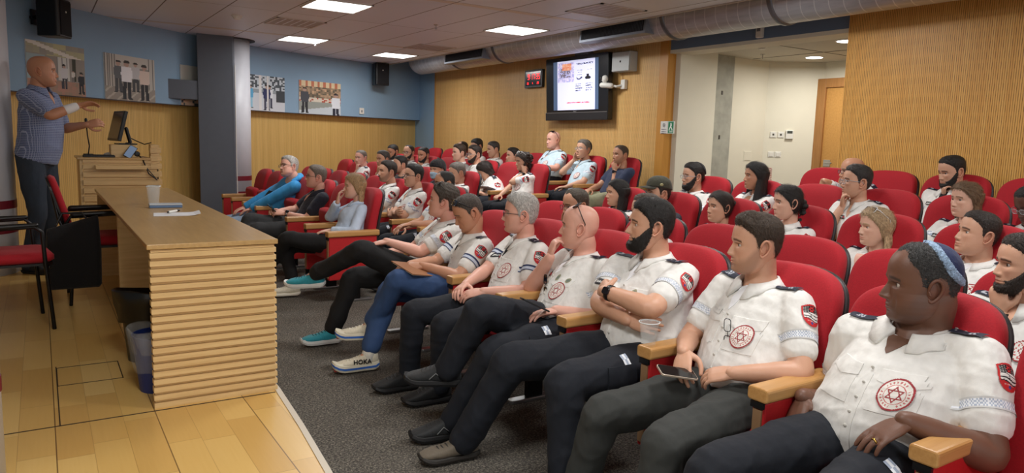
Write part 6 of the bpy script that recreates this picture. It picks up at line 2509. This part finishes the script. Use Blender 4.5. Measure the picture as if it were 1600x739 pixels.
# ---- second row
aud(1, 1.275, (1.31, .95), 'bearded person at the right picture edge with a raised thumb and dark watch', lod=1, turn=20, skin=OLIVE, hair='short', hairc=DKBR, beard=(.009, 0), watch=[-1], armL=('chin',), dx=-.02)
aud(1, 3.535, (3.52, .945), 'person with raised sunglasses, mostly hidden behind the bearded one with crossed arms', turn=12, skin=OLIVE, hair='short', hairc=BROWNH, shades=dict(), buzz=.3, armR=('cheek',), armL=('chin',))
aud(1, 4.10, (4.27, .925), 'brown-haired person with glasses resting the face on a hand, behind the bald one', turn=24, pitch=-6, skin=TAN, hair='receding', hairc=(.06, .045, .03, 1), glasses=dict(c='dark'), armR=('cheek',), shades=dict())
aud(1, 6.42, (6.37, .955), 'balding bearded person with glasses in the second row, arm along the armrest', lod=1, turn=8, skin=TAN, hair='receding', hairc=BLACKH, thick=.003, buzz=.5, beard=(.008, 0), glasses=dict(c='dark'), armL=('rest',))
aud(1, 7.075, (7.08, .99), 'dark-haired person with glasses in white uniform shirt, arms crossed, second row', lod=1, turn=16, pitch=5, skin=OLIVE, hair='short', hairc=BLACKH, thick=.014, glasses=dict(c='dark'), armL=('cross',), armR=('cross',))
aud(1, 7.73, (7.77, 1.0), 'dark-haired person with a small moustache in the second row', lod=1, turn=12, pitch=4, skin=OLIVE, hair='short', hairc=DKBR, thick=.013, buzz=.3, stubble=.4, moustache=True)
# ---- third row
aud(2, 1.915, (1.91, .96), 'clean-shaven dark-haired person in white uniform shirt looking up left', lod=1, turn=22, pitch=10, skin=OLIVE, fat=.5, wide=1.1, belly=.05, hair='short', hairc=DKBR, thick=.010, sides=.4, tee='white', buzz=.2)
aud(2, 2.50, (2.48, .935), 'woman with shoulder-length blonde hair and white sunglasses on the head', lod=1, female=True, turn=24, skin=LIGHT, hair='long', hairc=(.46, .32, .18, 1), curtain=(.22, .9, 104, .016, .003), shades=dict(c='white', off=(-.036, 0, .058)))
aud(2, 3.085, (3.11, 1.03), 'woman with long dark braid in white uniform shirt, third row', lod=1, female=True, turn=18, pitch=-2, skin=LIGHT, hair='long', hairc=BLACKH, thick=.006, braid=True)
aud(2, 3.67, (3.69, .945), 'woman with a dark hair bun and a small earring in white uniform shirt', lod=1, female=True, turn=28, pitch=3, skin=OLIVE, hair='long', hairc=DKBR, thick=.007, bun=True)
aud(2, 4.255, (4.34, 1.0), 'person in olive peaked cap and dark jacket', lod=1, turn=16, skin=OLIVE, hair='short', hairc=DKBR, cap=True, outfit='jacket', buzz=.3, stubble=.3)
aud(2, 4.84, (4.84, .965), 'woman with long straight black hair looking left, third row', lod=1, female=True, turn=12, skin=OLIVE, hair='long', hairc=BLACKH, thick=.008, curtain=(.26, .5, 88, .018, .0), hfront=.1)
aud(2, 7.70, (7.76, .99), 'grey-haired person in white uniform shirt looking down, third row', turn=10, pitch=-10, skin=OLIVE, hair='short', hairc=GREYH, thick=.012)
aud(2, 8.30, (8.30, 1.0), 'person in black beanie and pale blue face mask with dark jacket', turn=40, skin=OLIVE, hair='none', beanie=True, mask=True, outfit='jacket')
aud(2, 9.50, (9.44, 1.02), 'dark-haired person in black shirt with sunglasses on the head, third row', turn=14, skin=OLIVE, hair='short', hairc=BLACKH, outfit='black', shades=dict(), stubble=.3, buzz=.4)
aud(2, 10.10, (10.05, 1.07), 'person with sunglasses in dark hair, hand over the mouth, third row', turn=28, skin=TAN, hair='short', hairc=(.05, .04, .035, 1), shades=dict(), armR=('chin',), thick=.014)
aud(2, 10.70, (10.92, 1.06), 'cropped-haired person with raised sunglasses, hand at mouth, leftmost of the third row', turn=38, skin=PINK, fat=.4, hair='short', hairc=GREYH, thick=.004, buzz=.3, shades=dict(), armR=('chin',))
# ---- fourth row
aud(3, 1.87, (2.02, 1.09), 'dark-skinned person with pale glasses looking down at the right edge', lod=1, turn=42, pitch=-24, skin=srgb(96, 66, 54), hair='short', hairc=BLACKH, thick=.006, glasses=dict(c='silver'))
aud(3, 2.44, (2.41, 1.09), 'young woman with long light brown hair and a black name tag, fourth row', lod=1, female=True, turn=44, skin=LIGHT, hair='long', hairc=(.15, .085, .042, 1), thick=.008, curtain=(.24, .8, 96, .018, .002), notag=False, nose=.85)
aud(3, 3.01, (3.19, 1.16), 'person with silver glasses and short greying hair, chin on fist, fourth row', lod=1, turn=22, pitch=3, skin=OLIVE, hair='short', hairc=(.025, .022, .02, 1), thick=.014, glasses=dict(c='silver', size=(.05, .032)), armR=('chin',), buzz=.3)
aud(3, 4.15, (4.11, 1.15), 'woman with very long black hair and a sleeve badge, fourth row', lod=1, female=True, turn=24, pitch=2, skin=TAN, hair='long', hairc=BLACKH, thick=.012, curtain=(.34, 1.0, 88, .022, .003), hfront=.15)
aud(3, 4.72, (4.82, 1.11), 'bearded person with metal glasses and dark skullcap, fourth row', lod=1, turn=28, skin=OLIVE, hair='short', hairc=BLACKH, thick=.015, beard=(.012, 0), glasses=dict(c='silver'), kippah=dict(name='kippah_black', c=srgb(24, 24, 28), r=.07))
aud(3, 7.55, (7.70, 1.14), 'woman with dark curly hair resting the head on a hand, smart watch on the wrist', lod=1, female=True, turn=30, pitch=-6, skin=OLIVE, hair='long', hairc=(.03, .018, .013, 1), thick=.010, curls=150, curl_long=True, shades=dict(c='white', off=(-.036, 0, .066)), armL=('cheek',), watch=[-1])
aud(3, 8.15, (8.45, .985), 'dark-haired person bent forward reading a paper, fourth row', turn=-4, pitch=-36, skin=OLIVE, hair='long', hairc=DKBR, thick=.012, curtain=(.10, .5, 100, .014, .002), dx=-.10, noeyes=True)
aud(3, 8.75, (8.93, 1.19), 'bearded person with thin glasses and dark side-parted hair, fourth row', turn=30, skin=OLIVE, hair='short', hairc=DKBR, thick=.016, beard=(.008, 0), glasses=dict(c='silver'))
aud(3, 9.35, (9.38, 1.20), 'dark-haired clean-shaven person left of the thin-glasses bearded one, fourth row', turn=24, skin=LIGHT, hair='short', hairc=BROWNH, thick=.015)
aud(3, 10.55, (10.55, 1.13), 'bearded person holding the chin, dark watch on the left wrist, fourth row', turn=48, pitch=-5, skin=TAN, hair='short', hairc=BLACKH, thick=.008, beard=(.009, 0), armL=('chin',), watch=[-1])
aud(3, 11.15, (11.10, 1.155), 'balding bearded person with glasses, hand on the chin, fourth row', turn=50, skin=OLIVE, hair='receding', hairc=BLACKH, thick=.004, beard=(.009, 0), glasses=dict(c='dark'), armR=('chin',))
aud(3, 11.75, (11.74, 1.15), 'dark-bearded person looking down, leftmost of the fourth row', turn=40, pitch=-14, skin=TAN, hair='short', hairc=BLACKH, thick=.007, beard=(.009, 0))
# ---- fifth row
aud(4, 2.96, (2.97, 1.25), 'person with black goatee looking down, hand raised, last row at right', lod=1, turn=38, pitch=-12, skin=OLIVE, hair='short', hairc=BLACKH, thick=.010, beard=(.011, 0), armR=('chin',), tee='black', dx=.02)
aud(4, 3.53, (3.80, 1.21), 'bald person with glasses behind the one with silver glasses, last row', lod=1, turn=24, skin=TAN, hair='none', browc=GREYH, glasses=dict(c='dark'), armR=('cheek',))
aud(4, 6.90, (6.88, 1.26), 'bald person in navy shirt with fist at the mouth and dark watch, last row', lod=1, turn=34, pitch=2, skin=TAN, hair='short', hairc=BROWNH, thick=.002, buzz=.5, outfit='navytee', armL=('chin',), watch=[-1], stubble=.3)
aud(4, 7.51, (7.62, 1.31), 'grey-haired person in dark skullcap and glasses, cheek in hand, last row', lod=1, turn=44, pitch=8, skin=OLIVE, hair='full', hairc=GREYH, thick=.014, lump=.001, glasses=dict(c='silver'), kippah=dict(name='kippah_black', c=srgb(24, 24, 28), r=.078), armR=('cheek',), belly=.06, outfit='uniform_blue')
aud(4, 8.20, (8.30, 1.42), 'bald person sitting upright in pale blue uniform shirt against the timber wall', lod=1, turn=32, pitch=0, skin=PINK, fat=.6, hair='none', buzz=.1, browc=BROWNH, shades=dict(off=(-.030, 0, .040), tilt=-58), belly=.08, wide=1.12, outfit='uniform_blue', pelvis=(5.90, 8.20, .74), armL=('rest',))
aud(4, 9.34, (9.33, 1.17), 'dark-haired person half hidden behind raised hand, last row under the clock', turn=24, skin=OLIVE, hair='short', hairc=BLACKH, thick=.012, armR=('cheek',))
aud(4, 9.95, (9.90, 1.255), 'lean person with short grey-brown hair looking down, last row', turn=20, pitch=-8, skin=OLIVE, hair='short', hairc=(.035, .028, .024, 1), thick=.010, buzz=.3)
aud(4, 10.56, (10.42, 1.29), 'black-haired person looking down in the last row, left of the lean one', turn=30, pitch=-12, skin=OLIVE, hair='full', hairc=BLACKH, thick=.014)
aud(4, 11.17, (10.92, 1.24), 'balding person half hidden in the last row beside the black-haired one', turn=24, skin=OLIVE, hair='horseshoe', hairc=BLACKH, thick=.006, buzz=.3)

# ---- the standing speaker
PEOPLE.append(dict(root=(0.0, 7.62, 0.0), head=(0.05, 7.60, 1.86), h=-170, pitch=2, th=-150, lod=1, seed=61, label='bald speaker standing in a checked blue shirt and dark jeans, gesturing with both hands', outfit='checked', skin=srgb(196, 142, 112),
      hair='none', buzz=.12, hairc=BROWNH, browc=BROWNH, stubble=.15, belly=.05, wide=1.08, pelvis=(-.04, 7.62, .96), neck=(0, 0, .02), bow=-.02, fat=.2, wristband=1, shoes='black', hs=1.08, armw=1.05,
      armR=('w', (.30, 7.35, 1.46), (.95, -.1, .25), (.2, .4, 1), .5, (.02, 7.2, 1.22)), armL=('w', (.36, 7.62, 1.30), (.95, -.25, .25), (.1, -.9, .4), .8, (.10, 7.95, 1.05)),
      legL=((.05, 7.78, .52), (-.02, 7.86, .09), (.85, -.3, 0), UPZ), legR=((-.04, 7.52, .52), (-.12, 7.52, .09), (.75, -.65, 0), UPZ), legw=1.02))
# ------------------------------------------------------------------ build seats and people
proto = {f: make_seat(f) for f in (False, True)}
taken = [(p['root'][0], p['root'][1]) for p in PEOPLE]
ORD = ['front', 'second', 'third', 'fourth', 'last']
first_use = {False: True, True: True}
def ordinal(n):
    return ['first', 'second', 'third', 'fourth', 'fifth', 'sixth', 'seventh', 'eighth', 'ninth', 'tenth', 'eleventh'][n]
for row, right, left in SEAT_ROWS:
    for bname, ys in (('right', right), ('left', left)):
        for i, y in enumerate(ys):
            occ = any(abs(a - ROWX[row]) < .05 and abs(b - y) < .12 for a, b in taken)
            folded = (not occ) and row == 0 and bname == 'left'
            src = proto[folded]
            if first_use[folded]:
                s = src
                first_use[folded] = False
            else:
                s = copy_tree([c for c in (src,)][0])
                for c in list(s.children):
                    if c.name.split('.')[0] not in ('backrest', 'back_shell', 'seat_cushion'):
                        bpy.data.objects.remove(c)
            s.location = (ROWX[row], y, ROWZ[row])
            n = (len(right) - 1 - i) if bname == 'right' else i
            state = 'occupied' if occ else ('empty and folded' if folded else 'empty')
            side = 'before the aisle in the right block' if bname == 'right' else 'after the aisle in the left block'
            tag(s, '%s red auditorium seat, %s row, %s one from the aisle, %s block' % (state, ORD[row], ordinal(n), bname), 'seat', 'red auditorium seats')
            s['_arms'] = 2 if i == len(ys) - 1 else 1
# arms are added after copying so that copies stay simple; mesh data of the arms is shared
arm_proto = {}
for s in [o for o in COL.objects if o.name.split('.')[0] == 'theater_seat']:
    sides = (-1, 1) if s['_arms'] == 2 else (-1,)
    del s['_arms']
    for sd in sides:
        if sd not in arm_proto:
            before = set(s.children)
            add_arm(s, sd)
            arm_proto[sd] = [c for c in s.children if c not in before]
        else:
            for c in arm_proto[sd]:
                k = c.copy()
                COL.objects.link(k)
                k.parent = s
        if s.location.x > ROWX[2]:
            pass
import time as _t
_t0 = _t.time()
ONLY = None
for p in PEOPLE:
    if ONLY is None or any(w in p['label'] for w in ONLY):
        build_person(p)
print('people built in %.1f s' % (_t.time() - _t0))
BY = {p['label']: p for p in PEOPLE}
def who(word):
    return [p for p in PEOPLE if word in p['label']][0]

# ------------------------------------------------------------------ small things people hold
def phone(loc, rx, ry, rz, label, case=None, screen=None):
    t = thing('smartphone', label, 'phone', loc)
    t.rotation_euler = (rx, ry, rz)
    m = MB().rings([[(x, y, z) for x, y in sub_rounded(.074, .152, .012)] for z in (-.004, .004)])
    obj('phone_case', m, case or M['black'], t, bevel=.0015)
    m = MB().rings([[(x, y, z) for x, y in sub_rounded(.068, .146, .010)] for z in (.004, .0048)])
    obj('phone_screen', m, screen or plain('phone_glass', srgb(14, 15, 18), .08), t)
    return t
phone((2.005, 1.905, .408), .18, -.25, 1.15, 'black phone with a pale frame held by the person with trimmed dark hair', case=plain('phone_pale', srgb(206, 190, 172), .3, .4))
phone((2.0, 2.86, .475), .45, .1, 1.25, 'black phone lying on the thigh of the bald person with raised sunglasses', None)
phone((2.0, 7.62, .50), .7, 0, 1.2, 'dark phone held by the person in the navy polo shirt')
cup((2.06, 2.125, .453), 'clear plastic cup standing on the wooden armrest beside the crossed arms', .095, .040)
# brown folder held by the person in jeans
t = thing('folder', 'brown folder held by the person with cropped hair looking down', 'folder', (1.98, 4.10, .44))
t.rotation_euler = (.25, .18, .3)
obj('folder_cover', MB().box(-.16, .14, -.11, .11, .006, .012), plain('folder_brown', srgb(150, 98, 58), .6), t, bevel=.002)
obj('folder_pages', MB().box(-.15, .13, -.10, .10, 0, .006), M['paper'], t)
t = thing('paper_booklet', 'white booklet read by the dark-haired person bent forward', 'booklet', (4.86, 8.2, .66))
t.rotation_euler = (0, .25, .3)
obj('booklet_cover', MB().box(-.10, .10, -.15, .15, 0, .004), M['paper'], t)
obj('booklet_pages', MB().box(-.095, .095, -.145, .145, .004, .008), M['paper'], t)
# spectacles hooked on the breast pocket, and folded sunglasses on the bald one's shirt
def hooked(pp, side, hgt, label, dark=False):
    sb = pp['_bvh']
    root = Vector(pp['root'])
    Ft = facing(pp.get('th', 6))
    S = V(0, 0, 1).cross(Ft)
    head = Vector(pp['head']) - root - V(0, 0, .118)
    pel = V(.25, 0, .455)
    neck = head - Ft * .045 + V(0, 0, -.152)
    c = pel + (neck - pel) * hgt + S * side
    hit = sb.ray_cast(c + Ft * .35, -Ft, .6)
    if hit[0] is None:
        return
    fr, ln = glasses_mb(.050, .036, .0022 if dark else .0016)
    Mx = Matrix.Translation(hit[0] + Ft * .012 + root) @ frame(Ft, S * 1.0 + V(0, 0, .1)) @ Matrix.Translation((-.098, 0, 0))
    # temples folded: keep only what lies in front
    o = obj('spectacles' if not dark else 'sunglasses', fr_front(fr).xf(Mx), plain('frame_dark', srgb(28, 26, 30)), None, smooth=True)
    tag(o, label, 'glasses')
    l = obj('lenses', ln.xf(Mx), M['lens'] if not dark else M['darklens'], o, smooth=True)
def fr_front(fr):
    keep = [i for i, v in enumerate(fr.v) if v[0] > .088]
    ix = {q: i for i, q in enumerate(keep)}
    m = MB()
    m.add([fr.v[i] for i in keep], [tuple(ix[q] for q in f) for f in fr.f if all(q in ix for q in f)])
    return m
if ONLY is None: hooked(who('spectacles hooked'), .045, .60, 'thin dark spectacles hooked on the breast pocket of the person holding a phone')
if ONLY is None: hooked(who('bald person in white uniform shirt, chin'), .0, .62, 'dark sunglasses hanging on the shirt front of the bald person with chin on hand', True)
